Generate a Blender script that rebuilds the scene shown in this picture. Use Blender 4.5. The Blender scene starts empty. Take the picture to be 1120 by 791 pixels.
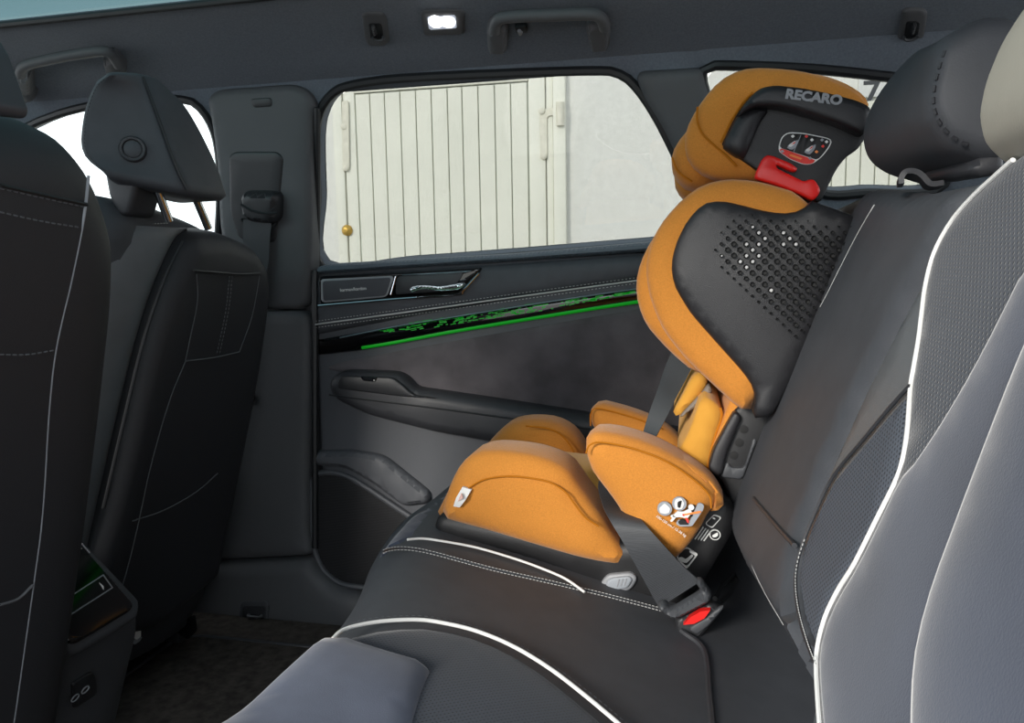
import bpy, bmesh, math, random
import numpy as np
from mathutils import Vector, Matrix
from mathutils.geometry import delaunay_2d_cdt
random.seed(7)
S = bpy.context.scene
COL = S.collection

# ------------------------------------------------------------------ camera
F, IW, IH = 840.0, 1120, 791
CAM = np.array([0.0, 0.0, 0.62])
_y, _p, _r = math.radians(13), math.radians(7), math.radians(1)
FW = np.array([-math.sin(_y)*math.cos(_p), math.cos(_y)*math.cos(_p), -math.sin(_p)])
_r0 = np.array([math.cos(_y), math.sin(_y), 0.0]); _u0 = np.cross(_r0, FW)
RT = _r0*math.cos(_r) - _u0*math.sin(_r); UP = np.cross(RT, FW)
cam = bpy.data.cameras.new('camera'); camo = bpy.data.objects.new('camera', cam); COL.objects.link(camo)
cam.sensor_width = 36; cam.sensor_fit = 'HORIZONTAL'; cam.lens = F/IW*36; cam.clip_start = .01
camo.matrix_world = Matrix(((RT[0], UP[0], -FW[0], CAM[0]), (RT[1], UP[1], -FW[1], CAM[1]), (RT[2], UP[2], -FW[2], CAM[2]), (0, 0, 0, 1)))
S.camera = camo
# ------------------------------------------------------------------ sky and exposure
w = bpy.data.worlds.new('overcast_sky'); S.world = w; w.use_nodes = True
bg = w.node_tree.nodes['Background']; bg.inputs[0].default_value = (.90, .95, 1.0, 1); bg.inputs[1].default_value = 2.5
sun = bpy.data.lights.new('hazy_sun', 'SUN'); suno = bpy.data.objects.new('hazy_sun', sun); COL.objects.link(suno)
sun.energy = 3.6; sun.angle = math.radians(14); sun.color = (1, .95, .87)
suno.rotation_euler = Vector((.40, .87, -.37)).to_track_quat('-Z', 'Y').to_euler()
S.view_settings.view_transform = 'Standard'; S.view_settings.look = 'None'
S.view_settings.gamma = 1; S.view_settings.use_curve_mapping = False; S.view_settings.exposure = 0.0
try:
    S.cycles.max_bounces = 10; S.cycles.transparent_max_bounces = 12; S.cycles.use_denoising = True
except Exception: pass

# ------------------------------------------------------------------ helpers
def ray(px, py): return FW + RT*((px-IW/2)/F) + UP*((IH/2-py)/F)
class Fr:
    """a working plane: origin, in-plane axes U and V, outward axis W"""
    def __init__(s, o, U, V, W):
        s.o = np.array(o, float); s.U, s.V, s.W = [np.array(a, float)/np.linalg.norm(a) for a in (U, V, W)]
    def p(s, u, v, w=0): return s.o + s.U*u + s.V*v + s.W*w
    def uv(s, px, py, w=0):
        d = ray(px, py); o = s.o + s.W*w
        t = np.dot(o-CAM, s.W)/np.dot(d, s.W); q = CAM + d*t - o
        return (float(np.dot(q, s.U)), float(np.dot(q, s.V)))
    def pix(s, pts, w=0): return [s.uv(a, b, w) for a, b in pts]
def atY(px, py, y): d = ray(px, py); return CAM + d*(y/d[1])
def atX(px, py, x): d = ray(px, py); return CAM + d*(x/d[0])
def atZ(px, py, z): d = ray(px, py); return CAM + d*((z-CAM[2])/d[2])

def spl(pts, closed=False, n=8):
    """Catmull-Rom curve through the points"""
    P = [np.array(p, float) for p in pts]; N = len(P); out = []
    rng = range(N if closed else N-1)
    for i in rng:
        if closed: a, b, c, d = P[i-1], P[i], P[(i+1) % N], P[(i+2) % N]
        else:
            b, c = P[i], P[i+1]; a = P[i-1] if i else 2*b-c; d = P[i+2] if i+2 < N else 2*c-b
        for k in range(n):
            t = k/n
            out.append(.5*((2*b)+(c-a)*t+(2*a-5*b+4*c-d)*t*t+(3*b-a-3*c+d)*t**3))
    if not closed: out.append(P[-1])
    return [tuple(q) for q in out]
def resamp(pts, s, closed=True):
    P = [np.array(p, float) for p in pts]
    if closed: P = P + [P[0]]
    L = [0.0]
    for a, b in zip(P, P[1:]): L.append(L[-1] + np.linalg.norm(b-a))
    n = max(3, int(round(L[-1]/s))); X = np.array(P); T = np.linspace(0, L[-1], n+1)
    R = np.stack([np.interp(T, L, X[:, k]) for k in range(X.shape[1])], 1)
    return [tuple(r) for r in (R[:-1] if closed else R)]
def rrect(u0, v0, u1, v1, r, n=5):
    o = []
    for cx, cy, a0 in ((u1-r, v1-r, 0), (u0+r, v1-r, 90), (u0+r, v0+r, 180), (u1-r, v0+r, 270)):
        for k in range(n+1):
            a = math.radians(a0+90*k/n); o.append((cx+r*math.cos(a), cy+r*math.sin(a)))
    return o
def rpoly(pts, r, n=4):
    """polygon with rounded corners"""
    o = []; N = len(pts)
    for i in range(N):
        a, b, c = [np.array(q, float) for q in (pts[i-1], pts[i], pts[(i+1) % N])]
        la, lc = np.linalg.norm(a-b), np.linalg.norm(c-b); k = min(r, la*.45, lc*.45)
        p, q = b+(a-b)/la*k, b+(c-b)/lc*k
        for t in np.linspace(0, 1, n+1): o.append(tuple((1-t)**2*p+2*t*(1-t)*b+t*t*q))
    return o
def seg_dist(P, out):
    A = np.array(out); B = np.roll(A, -1, 0); D = B-A; L2 = (D**2).sum(1)+1e-18
    best = np.full(len(P), 1e9)
    for i in range(len(A)):
        q = P-A[i]; t = np.clip((q@D[i])/L2[i], 0, 1); best = np.minimum(best, np.hypot(*(q-t[:, None]*D[i]).T))
    return best
def inside(P, out):
    A = np.array(out); B = np.roll(A, -1, 0); r = np.zeros(len(P), bool)
    for a, b in zip(A, B):
        c = (a[1] > P[:, 1]) != (b[1] > P[:, 1])
        x = (b[0]-a[0])*(P[:, 1]-a[1])/((b[1]-a[1]) or 1e-12)+a[0]
        r ^= c & (P[:, 0] < x)
    return r
def inflate(out, r=.01, hf=.01, hb=.01, rb=0, wall=0, grid=.03, step=None, holes=(), dome=0, domer=.06, flat_edge=False):
    """a soft slab from an outline: front rises by hf over an edge radius r, back falls by hb; returns verts (u, v, w), faces"""
    step = step or max(.003, min(.012, r*.7 if r > 0 else .012))
    outl = resamp(out, step); hs = [resamp(h, step) for h in holes]
    loops = [outl]+hs
    pts = []; edges = []
    for lp in loops:
        b = len(pts); pts += lp; edges += [(b+i, b+(i+1) % len(lp)) for i in range(len(lp))]
    def ok(P, dmin):
        m = inside(P, outl)
        for h in hs: m &= ~inside(P, h)
        d = seg_dist(P, outl)
        for h in hs: d = np.minimum(d, seg_dist(P, h))
        return m & (d > dmin)
    if r > 0:
        for f in (.06, .18, .38, .65, 1.0):
            for lp in loops:
                A = np.array(lp); T = np.roll(A, -1, 0)-np.roll(A, 1, 0); T /= np.linalg.norm(T, axis=1)[:, None]+1e-12
                Nn = np.stack([-T[:, 1], T[:, 0]], 1)
                for s in (1, -1):
                    Q = A+Nn*s*r*f; k = ok(Q, r*f*.93); Q = Q[k]
                    pts += [tuple(q) for q in (Q if f < .3 else Q[::2])]
    A = np.array(outl); lo, hi = A.min(0), A.max(0); g = []
    ny = int((hi[1]-lo[1])/grid)+1; nx = int((hi[0]-lo[0])/grid)+1
    for j in range(ny+1):
        for i in range(nx+1): g.append((lo[0]+(i+.5*(j % 2)+.13)*grid, lo[1]+(j+.17)*grid))
    if g:
        g = np.array(g); g = g[ok(g, max(r*1.2, grid*.4))]; pts += [tuple(q) for q in g]
    co, ed, fa, *_ = delaunay_2d_cdt([Vector(q[:2]) for q in pts], edges, [], 0, 1e-7)
    P = np.array([(c.x, c.y) for c in co]); T = np.array([f for f in fa if len(f) == 3])
    cen = P[T].mean(1); m = inside(cen, outl)
    for h in hs: m &= ~inside(cen, h)
    T = T[m]
    d = seg_dist(P, outl)
    for h in hs: d = np.minimum(d, seg_dist(P, h))
    d[d < 1e-6] = 0
    prof = lambda x: np.sqrt(np.clip(1-(1-np.clip(x, 0, 1))**2, 0, 1))
    wf = wall + (hf*prof(d/r) if r > 0 else hf+0*d) + dome*(1-np.exp(-(d/domer)**2))
    wb = -(hb*prof(d/rb) if rb > 0 else hb+0*d)
    n = len(P)
    vs = [(P[i, 0], P[i, 1], wf[i]) for i in range(n)]+[(P[i, 0], P[i, 1], wb[i]) for i in range(n)]
    fs = [tuple(t) for t in T]+[(t[0]+n, t[2]+n, t[1]+n) for t in T]
    cnt = {}
    for t in T:
        for a, b in ((t[0], t[1]), (t[1], t[2]), (t[2], t[0])): cnt[(a, b)] = 1
    for a, b in list(cnt):
        if (b, a) not in cnt: fs.append((b, a, a+n, b+n))
    return vs, fs

BASE = {}
def mesh_obj(name, verts, faces, mat, parent=None, uvs=None, smooth=True, ang=40, base=None):
    """links one mesh object; verts are world positions"""
    V = np.array(verts, float)
    if parent is not None: b = BASE[parent.name]
    else: b = np.array(base if base is not None else [(V[:, 0].min()+V[:, 0].max())/2, (V[:, 1].min()+V[:, 1].max())/2, V[:, 2].min()])
    me = bpy.data.meshes.new(name); me.from_pydata([tuple(v) for v in V-b], [], [tuple(int(i) for i in f) for f in faces])
    if uvs is not None:
        ul = me.uv_layers.new(name='UVMap'); U = np.array(uvs, float)
        li = np.array([l.vertex_index for l in me.loops]); ul.data.foreach_set('uv', U[li].ravel())
    bm = bmesh.new(); bm.from_mesh(me); bmesh.ops.remove_doubles(bm, verts=bm.verts, dist=1e-6)
    bmesh.ops.recalc_face_normals(bm, faces=bm.faces); bm.to_mesh(me); bm.free()
    if smooth:
        for p in me.polygons: p.use_smooth = True
        me.set_sharp_from_angle(angle=math.radians(ang))
    me.materials.append(mat)
    o = bpy.data.objects.new(name, me); COL.objects.link(o); BASE[o.name] = b
    if parent is not None: o.parent = parent
    else: o.location = b
    return o
def soft(name, fr, out, mat, parent=None, w=0, warp=None, mirror=None, **k):
    vs, fs = inflate(out, **k)
    if warp: W = [warp(*v) for v in vs]
    else: W = vs
    X = [fr.p(a, b, c+w) for a, b, c in W]
    if mirror is not None: X = [np.array((q[0], 2*mirror-q[1], q[2])) for q in X]
    return mesh_obj(name, X, fs, mat, parent, uvs=[(v[0], v[1]) for v in vs])
def tube_geo(pts, r, sides=8, closed=False, flat=None):
    P = [np.array(p, float) for p in pts]; n = len(P); vs = []; fs = []; prev = None
    for i in range(n):
        if closed: t = P[(i+1) % n]-P[i-1]
        else: t = P[min(i+1, n-1)]-P[max(i-1, 0)]
        t = t/(np.linalg.norm(t)+1e-12)
        if prev is None:
            a = np.array([0, 0, 1.0]) if abs(t[2]) < .9 else np.array([1.0, 0, 0]); x = np.cross(t, a)
        else: x = prev-t*np.dot(prev, t)
        x /= np.linalg.norm(x)+1e-12; y = np.cross(t, x); prev = x
        rr = r[i] if hasattr(r, '__len__') else r
        for k in range(sides):
            a = 2*math.pi*k/sides; vs.append(P[i]+(x*math.cos(a)+y*math.sin(a))*rr)
    m = n if closed else n-1
    for i in range(m):
        for k in range(sides):
            a = i*sides+k; b = i*sides+(k+1) % sides; c = ((i+1) % n)*sides+(k+1) % sides; d = ((i+1) % n)*sides+k; fs.append((a, b, c, d))
    if not closed: fs += [tuple(range(sides))[::-1], tuple(range((n-1)*sides, n*sides))]
    return vs, fs
def tube(name, pts, r, mat, parent=None, sides=8, closed=False):
    vs, fs = tube_geo(pts, r, sides, closed); return mesh_obj(name, vs, fs, mat, parent)
def line3(fr, px, w=0, n=8, s=None):
    """a smooth world curve through pixels lying on plane fr at height w"""
    uv = spl(fr.pix(px, w), n=n)
    if s: uv = resamp(uv, s, closed=False)
    return [fr.p(a, b, w) for a, b in uv]
def stitches(name, pts, mat, parent, dash=.005, gap=.0035, r=.0008):
    P = resamp([tuple(p) for p in pts], (dash+gap), closed=False); V = []; Fc = []
    for a, b in zip(P, P[1:]):
        a, b = np.array(a), np.array(b); e = a+(b-a)*dash/(dash+gap)
        v, f = tube_geo([a, e], r, 4); k = len(V); V += v; Fc += [tuple(i+k for i in q) for q in f]
    return mesh_obj(name, V, Fc, mat, parent, smooth=False)
def ribbon(name, pts, wid, width, th, mat, parent=None, n=8):
    """a strap: centre points, width directions"""
    C = spl(pts, n=n); D = spl(wid, n=n); vs = []; fs = []; uv = []; L = 0
    hw = width if hasattr(width, '__len__') else [width]*len(pts); HW = [q[0] for q in spl([(x,) for x in hw], n=n)]
    for i, (c, d) in enumerate(zip(C, D)):
        c, d = np.array(c), np.array(d); d /= np.linalg.norm(d)
        t = np.array(C[min(i+1, len(C)-1)])-np.array(C[max(i-1, 0)]); t /= np.linalg.norm(t)+1e-12
        nn = np.cross(t, d); nn /= np.linalg.norm(nn)+1e-12
        if i: L += np.linalg.norm(c-np.array(C[i-1]))
        for s, q in ((-.5, .5), (.5, .5), (.5, -.5), (-.5, -.5)): vs.append(c+d*HW[i]*s+nn*th*q); uv.append((s*HW[i], L))
    for i in range(len(C)-1):
        for k in range(4): a = i*4+k; b = i*4+(k+1) % 4; fs.append((a, b, b+4, a+4))
    fs += [(3, 2, 1, 0), tuple(range(len(vs)-4, len(vs)))]
    return mesh_obj(name, vs, fs, mat, parent, uvs=uv)
def hull(name, pts, mat, parent=None, bev=.01, seg=3, sub=0):
    """a bevelled solid: convex hull of corner points"""
    bm = bmesh.new()
    for p in pts: bm.verts.new(tuple(p))
    r = bmesh.ops.convex_hull(bm, input=bm.verts)
    bmesh.ops.delete(bm, geom=list({g for g in r['geom_interior'] if isinstance(g, bmesh.types.BMVert)}), context='VERTS')
    bmesh.ops.dissolve_limit(bm, angle_limit=math.radians(6), verts=bm.verts, edges=bm.edges)
    if bev: bmesh.ops.bevel(bm, geom=list(bm.edges), offset=bev, segments=seg, affect='EDGES', profile=.5, clamp_overlap=True)
    bm.verts.index_update()
    vs = [np.array(v.co) for v in bm.verts]; fs = [tuple(v.index for v in f.verts) for f in bm.faces]; bm.free()
    return mesh_obj(name, vs, fs, mat, parent)
def slab(name, fr, u0, v0, u1, v1, w0, w1, mat, parent=None, bev=.003, seg=2):
    return hull(name, [fr.p(u, v, w) for u in (u0, u1) for v in (v0, v1) for w in (w0, w1)], mat, parent, bev, seg)
def lathe(name, fr, cu, cv, prof, mat, parent=None, n=20):
    """turned shape about the W axis of a plane: prof = [(radius, w)]"""
    vs = []; fs = []
    for r, w in prof:
        for k in range(n):
            a = 2*math.pi*k/n; vs.append(fr.p(cu+r*math.cos(a), cv+r*math.sin(a), w))
    for i in range(len(prof)-1):
        for k in range(n): a = i*n+k; b = i*n+(k+1) % n; fs.append((a, b, b+n, a+n))
    fs += [tuple(range(n))[::-1], tuple(range((len(prof)-1)*n, len(prof)*n))]
    return mesh_obj(name, vs, fs, mat, parent)
def text(name, body, fr, cu, cv, w, size, mat, parent, ang=0, sx=1, bold=0, ext=.0003, shear=0):
    cu_ = bpy.data.curves.new(name, 'FONT'); cu_.body = body; cu_.size = size; cu_.align_x = 'CENTER'; cu_.align_y = 'CENTER'
    cu_.extrude = ext; cu_.offset = bold; cu_.resolution_u = 3; cu_.shear = shear
    t = bpy.data.objects.new(name, cu_); COL.objects.link(t)
    bpy.context.view_layer.update()
    me = bpy.data.meshes.new_from_object(t.evaluated_get(bpy.context.evaluated_depsgraph_get()))
    vs = []; c, s = math.cos(ang), math.sin(ang)
    for v in me.vertices:
        x, y, z = v.co.x*sx, v.co.y, v.co.z; vs.append(fr.p(cu+x*c-y*s, cv+x*s+y*c, w+z))
    fs = [tuple(p.vertices) for p in me.polygons]
    bpy.data.objects.remove(t); bpy.data.meshes.remove(me); bpy.data.curves.remove(cu_)
    return mesh_obj(name, vs, fs, mat, parent, smooth=False)
def thing(name, label, cat, base, group=None):
    o = bpy.data.objects.new(name, None); COL.objects.link(o); o.location = tuple(base); BASE[o.name] = np.array(base, float)
    o.empty_display_size = .05; o['label'] = label; o['category'] = cat
    if group: o['group'] = group
    return o
def tag(o, label=None, cat=None, kind=None, group=None):
    if label: o['label'] = label
    if cat: o['category'] = cat
    if kind: o['kind'] = kind
    if group: o['group'] = group
    return o
def struct(name, base, label=None):
    o = bpy.data.objects.new(name, None); COL.objects.link(o); o.location = tuple(base); BASE[o.name] = np.array(base, float)
    o['kind'] = 'structure'
    if label: o['label'] = label
    return o

# ------------------------------------------------------------------ materials
def lin(c): return tuple(((x/255)/12.92 if x/255 <= .04045 else ((x/255+.055)/1.055)**2.4) for x in c)+(1,)
def mat(name, rgb, rough=.5, metal=0, bump=0, bscale=400, var=0, vscale=30, sheen=0, spec=.5, coat=0, emit=None, estr=0, dots=None, stripes=None, anis=None):
    """procedural principled material; rgb is an 8-bit sRGB colour"""
    m = bpy.data.materials.new(name); m.use_nodes = True; nt = m.node_tree; N = nt.nodes; L = nt.links
    b = N['Principled BSDF']; b.inputs['Base Color'].default_value = lin(rgb); b.inputs['Roughness'].default_value = rough
    b.inputs['Metallic'].default_value = metal; b.inputs['Specular IOR Level'].default_value = spec
    b.inputs['Sheen Weight'].default_value = sheen; b.inputs['Sheen Roughness'].default_value = .4
    b.inputs['Coat Weight'].default_value = coat; b.inputs['Coat Roughness'].default_value = .06
    if emit: b.inputs['Emission Color'].default_value = lin(emit); b.inputs['Emission Strength'].default_value = estr
    tc = N.new('ShaderNodeTexCoord'); h = None
    col = None
    if var:
        n1 = N.new('ShaderNodeTexNoise'); n1.inputs['Scale'].default_value = vscale; n1.inputs['Detail'].default_value = 5; L.new(tc.outputs['Object'], n1.inputs['Vector'])
        mx = N.new('ShaderNodeMix'); mx.data_type = 'RGBA'; c = lin(rgb)
        mx.inputs[6].default_value = tuple(x*(1-var) for x in c[:3])+(1,); mx.inputs[7].default_value = tuple(min(1, x*(1+var)) for x in c[:3])+(1,)
        rm = N.new('ShaderNodeMapRange'); rm.inputs[1].default_value = .3; rm.inputs[2].default_value = .7
        L.new(n1.outputs['Fac'], rm.inputs[0]); L.new(rm.outputs[0], mx.inputs[0]); col = mx.outputs[2]
    if bump:
        n2 = N.new('ShaderNodeTexNoise'); n2.inputs['Scale'].default_value = bscale; n2.inputs['Detail'].default_value = 3; L.new(tc.outputs['Object'], n2.inputs['Vector']); h = n2.outputs['Fac']
    if dots or stripes:
        sc, rad = dots or stripes
        ms = N.new('ShaderNodeMapping'); ms.inputs['Scale'].default_value = (sc, sc, sc); ms.inputs['Rotation'].default_value = (0, 0, math.radians(45) if dots else 0)
        L.new(tc.outputs['UV'], ms.inputs['Vector'])
        fr_ = N.new('ShaderNodeVectorMath'); fr_.operation = 'FRACTION'; L.new(ms.outputs[0], fr_.inputs[0])
        sb = N.new('ShaderNodeVectorMath'); sb.operation = 'SUBTRACT'; sb.inputs[1].default_value = (.5, .5, 0); L.new(fr_.outputs[0], sb.inputs[0])
        if dots:
            mu = N.new('ShaderNodeVectorMath'); mu.operation = 'MULTIPLY'; mu.inputs[1].default_value = (1, 1, 0); L.new(sb.outputs[0], mu.inputs[0])
            ln = N.new('ShaderNodeVectorMath'); ln.operation = 'LENGTH'; L.new(mu.outputs[0], ln.inputs[0]); src = ln.outputs['Value']
        else:
            sx = N.new('ShaderNodeSeparateXYZ'); L.new(sb.outputs[0], sx.inputs[0]); ab = N.new('ShaderNodeMath'); ab.operation = 'ABSOLUTE'; L.new(sx.outputs[1], ab.inputs[0]); src = ab.outputs[0]
        lt = N.new('ShaderNodeMapRange'); lt.inputs[1].default_value = rad*.75; lt.inputs[2].default_value = rad*1.25; L.new(src, lt.inputs[0])
        m2 = N.new('ShaderNodeMix'); m2.data_type = 'RGBA'; c = lin(rgb)
        m2.inputs[6].default_value = tuple(x*.35 for x in c[:3])+(1,)
        if col: L.new(col, m2.inputs[7])
        else: m2.inputs[7].default_value = c
        L.new(lt.outputs[0], m2.inputs[0]); col = m2.outputs[2]
        if h is None: h = lt.outputs[0]
    if col: L.new(col, b.inputs['Base Color'])
    if h is not None:
        bp = N.new('ShaderNodeBump'); bp.inputs['Strength'].default_value = bump or .3; bp.inputs['Distance'].default_value = .002
        L.new(h, bp.inputs['Height']); L.new(bp.outputs[0], b.inputs['Normal'])
    return m
def glass(name, tint, gloss=.05):
    m = bpy.data.materials.new(name); m.use_nodes = True; nt = m.node_tree; N = nt.nodes; L = nt.links
    N.remove(N['Principled BSDF']); t = N.new('ShaderNodeBsdfTransparent'); t.inputs[0].default_value = tint+(1,)
    g = N.new('ShaderNodeBsdfGlossy'); g.inputs['Roughness'].default_value = .02; x = N.new('ShaderNodeMixShader'); x.inputs[0].default_value = gloss
    L.new(t.outputs[0], x.inputs[1]); L.new(g.outputs[0], x.inputs[2]); L.new(x.outputs[0], N['Material Output'].inputs[0]); return m
M = dict(
    headliner=mat('headliner_fabric', (100, 107, 116), .95, bump=.25, bscale=900, var=.12, vscale=300, sheen=.2, spec=.2),
    pillar=mat('pillar_plastic', (80, 81, 84), .6, bump=.15, bscale=1200, spec=.4),
    rubber=mat('window_rubber', (26, 28, 31), .5),
    doorsoft=mat('soft_door_plastic', (78, 80, 85), .55, bump=.15, bscale=900),
    sill=mat('door_top_sill', (78, 90, 100), .5, bump=.1, bscale=900),  # dark plastic tinted bluish, painting in the sky light on the ledge
    alcd=mat('dark_suede', (92, 88, 91), .95, bump=.2, bscale=500, var=.25, vscale=14, sheen=.35, spec=.1),
    gloss=mat('piano_black', (10, 10, 12), .08, coat=1),
    chrome=mat('polished_chrome', (215, 218, 222), .12, metal=1),
    satin=mat('satin_silver', (176, 180, 186), .3, metal=1),
    green=mat('green_light_strip', (10, 120, 25), .4, emit=(0, 180, 25), estr=.3),
    greenp=mat('green_lit_pattern', (6, 80, 16), .4, emit=(0, 150, 25), estr=.5),
    leather=mat('black_leather', (66, 68, 73), .62, bump=.12, bscale=700, var=.08, vscale=40),
    leathd=mat('dark_leather', (52, 53, 57), .48, bump=.12, bscale=700),
    leathlit=mat('daylit_leather', (176, 172, 160), .55, bump=.1, bscale=700, var=.08, vscale=12),  # paler than the other leather: daylight on the near headrest put into colour
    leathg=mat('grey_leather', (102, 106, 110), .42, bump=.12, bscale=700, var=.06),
    seatback=mat('black_seat_vinyl', (42, 43, 47), .6, bump=.12, bscale=700),
    alc=mat('grey_suede', (67, 73, 88), .95, bump=.10, bscale=900, var=.22, vscale=9, sheen=.4, spec=.1),
    alclit=mat('brushed_toplit_suede', (86, 92, 108), .95, bump=.10, bscale=900, var=.28, vscale=11, sheen=.4, spec=.1),  # lighter copy of grey_suede: overhead light on the front roll is in its colour
    perf=mat('perforated_suede', (64, 69, 78), .9, var=.12, vscale=9, sheen=.25, spec=.1, dots=(300, .22)),
    perfd=mat('perforated_leather', (86, 91, 100), .7, dots=(300, .24), spec=.3),
    piping=mat('white_piping', (232, 232, 230), .4),
    thread=mat('light_thread', (190, 190, 188), .8),
    threadd=mat('grey_thread', (96, 98, 102), .8),
    orange=mat('orange_cloth', (201, 132, 57), .9, bump=.35, bscale=1500, var=.10, vscale=700, sheen=.25, spec=.15),
    oranges=mat('orange_seam', (178, 108, 24), .9, spec=.15),
    olive=mat('orange_liner', (206, 150, 62), .9, bump=.3, bscale=1500, sheen=.2, spec=.15),
    shell=mat('black_shell_plastic', (36, 36, 39), .38, bump=.25, bscale=1400),
    shelld=mat('dark_shell_plastic', (24, 24, 26), .45, bump=.2, bscale=1400),
    hole=mat('hole_inside', (10, 10, 11), .6),
    holelight=mat('painted_hole_light', (205, 205, 205), .8),
    red=mat('red_plastic', (222, 34, 30), .38),
    grey=mat('grey_plastic', (140, 142, 146), .45),
    white=mat('white_print', (226, 226, 224), .6),
    lgrey=mat('light_grey_print', (150, 155, 162), .6),
    black=mat('black_print', (20, 20, 21), .55),
    redp=mat('red_print', (226, 60, 52), .6),
    orangep=mat('orange_print', (240, 140, 70), .6),
    belt=mat('belt_webbing', (66, 69, 74), .5, stripes=(800, .25), spec=.5),
    beltd=mat('dark_belt_webbing', (54, 62, 68), .6, stripes=(800, .25)),
    plast=mat('black_plastic', (40, 41, 44), .45, bump=.1, bscale=1200),
    plastg=mat('charcoal_plastic', (64, 66, 70), .5, bump=.15, bscale=1200),
    carpet=mat('floor_carpet', (76, 70, 66), .98, bump=.6, bscale=600, var=.35, vscale=60, spec=.1),
    lampw=mat('lamp_lens', (240, 245, 255), .3, emit=(255, 255, 255), estr=9),
    lampr=mat('lamp_reflector', (200, 205, 215), .3, emit=(225, 235, 255), estr=.25),
    plaster=mat('white_plaster', (233, 232, 226), .9, bump=.5, bscale=60, var=.05, vscale=30),
    gate=mat('cream_gate_paint', (235, 234, 221), .6, var=.04, vscale=4),
    gateg=mat('gate_gap', (190, 194, 182), .8),
    iron=mat('painted_iron', (226, 222, 206), .55, var=.1, vscale=30),
    brass=mat('brass_lock', (196, 160, 80), .4, metal=.6, var=.3, vscale=60),
    asphalt=mat('asphalt', (168, 166, 160), .95, bump=.5, bscale=200, var=.2, vscale=40),
    body=mat('car_paint', (70, 78, 84), .4),
    pane=glass('clear_glass', (.93, .95, .94), .04),
    privacy=glass('privacy_glass', (.575, .585, .58), .04),
    roofg=glass('teal_roof_glass', (.275, .36, .37), .05),
)
# ------------------------------------------------------------------ working planes (metres; x to the rear of the car, y across, z up)
FLOOR = -.12
SIDE = Fr((0, 1.50, .64), (1, 0, 0), (0, -.351, .936), (0, -.936, -.351))     # far side glass, leaning in
DOOR = Fr((0, 1.45, 0), (1, 0, 0), (0, 0, 1), (0, -1, 0))                     # far door panel
PILU = Fr((0, 1.44, .60), (1, 0, 0), (0, -.206, .979), (0, -.979, -.206))      # centre pillar, upper
PILL = Fr((0, 1.44, 0), (1, 0, 0), (0, 0, 1), (0, -1, 0))                      # centre pillar, lower
RAIL = Fr((0, 1.30, 1.0), (1, 0, 0), (0, -.913, .408), (0, -.408, -.913))      # roof rail
BACK = Fr((.05, 0, .32), (0, 1, 0), (.322, 0, .947), (-.947, 0, .322))         # rear backrest face
CUSH = Fr((0, 0, .241), (0, 1, 0), (-.971, 0, .24), (.24, 0, .971))           # rear cushion top
GAR = Fr((0, 4.2, 0), (1, 0, 0), (0, 0, 1), (0, -1, 0))                        # garage front across the yard
def backx(z): return .05 + .34*(z-.32)

# ------------------------------------------------------------------ setting: yard outside
slab('ground', Fr((0, 0, 0), (1, 0, 0), (0, 1, 0), (0, 0, 1)), -9, -9, 9, 9, -.62, -.55, M['asphalt'], bev=0)['kind'] = 'structure'
gx0 = GAR.uv(352, 200)[0]
wl = slab('wall_garage', GAR, gx0-.05, -.55, 4.5, 2.6, -.2, 0, M['plaster'], bev=0); tag(wl, 'white plastered garage front across the yard', kind='structure')
def gate(label, xs, zt, hinge, left=None):
    g = thing('garage_gate', label, 'gate', (sum(xs)/len(xs), 4.19, -.5), 'gates in the garage front')
    slab('gate_backing', GAR, xs[0]-.02, -.5, xs[-1]+.02, zt, .001, .012, M['gateg'], g, bev=0)
    first = None
    for a, b in zip(xs, xs[1:]):
        slab('plank', GAR, a+.003, -.49, b-.003, zt-.004, .012, .026, M['gate'], g, bev=.003, seg=1)
    return g
tops = [390, 406, 422, 439, 456, 473, 490.5, 506.5, 524, 542, 559.5, 577.6]
xs = [GAR.uv(p, 105)[0] for p in tops]; zt = 1.605
g1 = gate('cream vertical plank garage gate with iron hinge straps, seen through the door window', xs, zt, True)
# stiles, head rail and ironwork of the gate
e = [GAR.uv(p, 140)[0] for p in (367, 377.5, 389)]
slab('stile', GAR, e[0], -.5, e[1]-.004, 1.72, .002, .03, M['gate'], g1)
slab('stile', GAR, e[1]+.004, -.5, xs[0]-.006, 1.72, .002, .022, M['gate'], g1)
r0, r1, r2, r3 = [GAR.uv(p, 140)[0] for p in (579, 598, 606, 619.5)]
slab('stile', GAR, xs[-1]+.006, -.5, r1-.005, 1.72, .002, .024, M['gate'], g1)
slab('stile', GAR, r1+.002, -.5, r2-.003, 1.72, .002, .02, M['gate'], g1)
slab('stile', GAR, r2+.002, -.5, r3, 1.72, .002, .045, M['gate'], g1)
slab('head_rail', GAR, xs[0]-.004, zt+.004, xs[-1]+.004, 1.72, .002, .028, M['gate'], g1)
def strap(px, w=.024, par=g1):
    a = GAR.pix(px, w); return soft('hinge_strap', GAR, rpoly(a, .02), M['iron'], par, w=w, r=.003, hf=.006, hb=.001, grid=.2)
strap([(590, 120), (616, 117), (617, 126), (598.5, 127), (599, 172), (595, 176), (591, 172)])
strap([(374, 110), (381.5, 110), (382.5, 184), (378.5, 188), (375, 184)], .03)
u, v = GAR.uv(613, 127, .05)
tube('hinge_pin', [GAR.p(u, v-.05, .055), GAR.p(u, v+.07, .055)], .022, M['iron'], g1, 10)
for p in ((592.5, 121.5), (594.5, 171), (376.5, 139), (378.5, 184)):
    u, v = GAR.uv(*p, .03); lathe('bolt', GAR, u, v, [(.018, .026), (.018, .038), (.012, .042)], M['iron'], g1, 10)
u, v = GAR.uv(379.5, 252, .03); lathe('door_lock', GAR, u, v, [(.032, .02), (.032, .034), (.02, .05), (.012, .052)], M['brass'], g1, 14)
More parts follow.
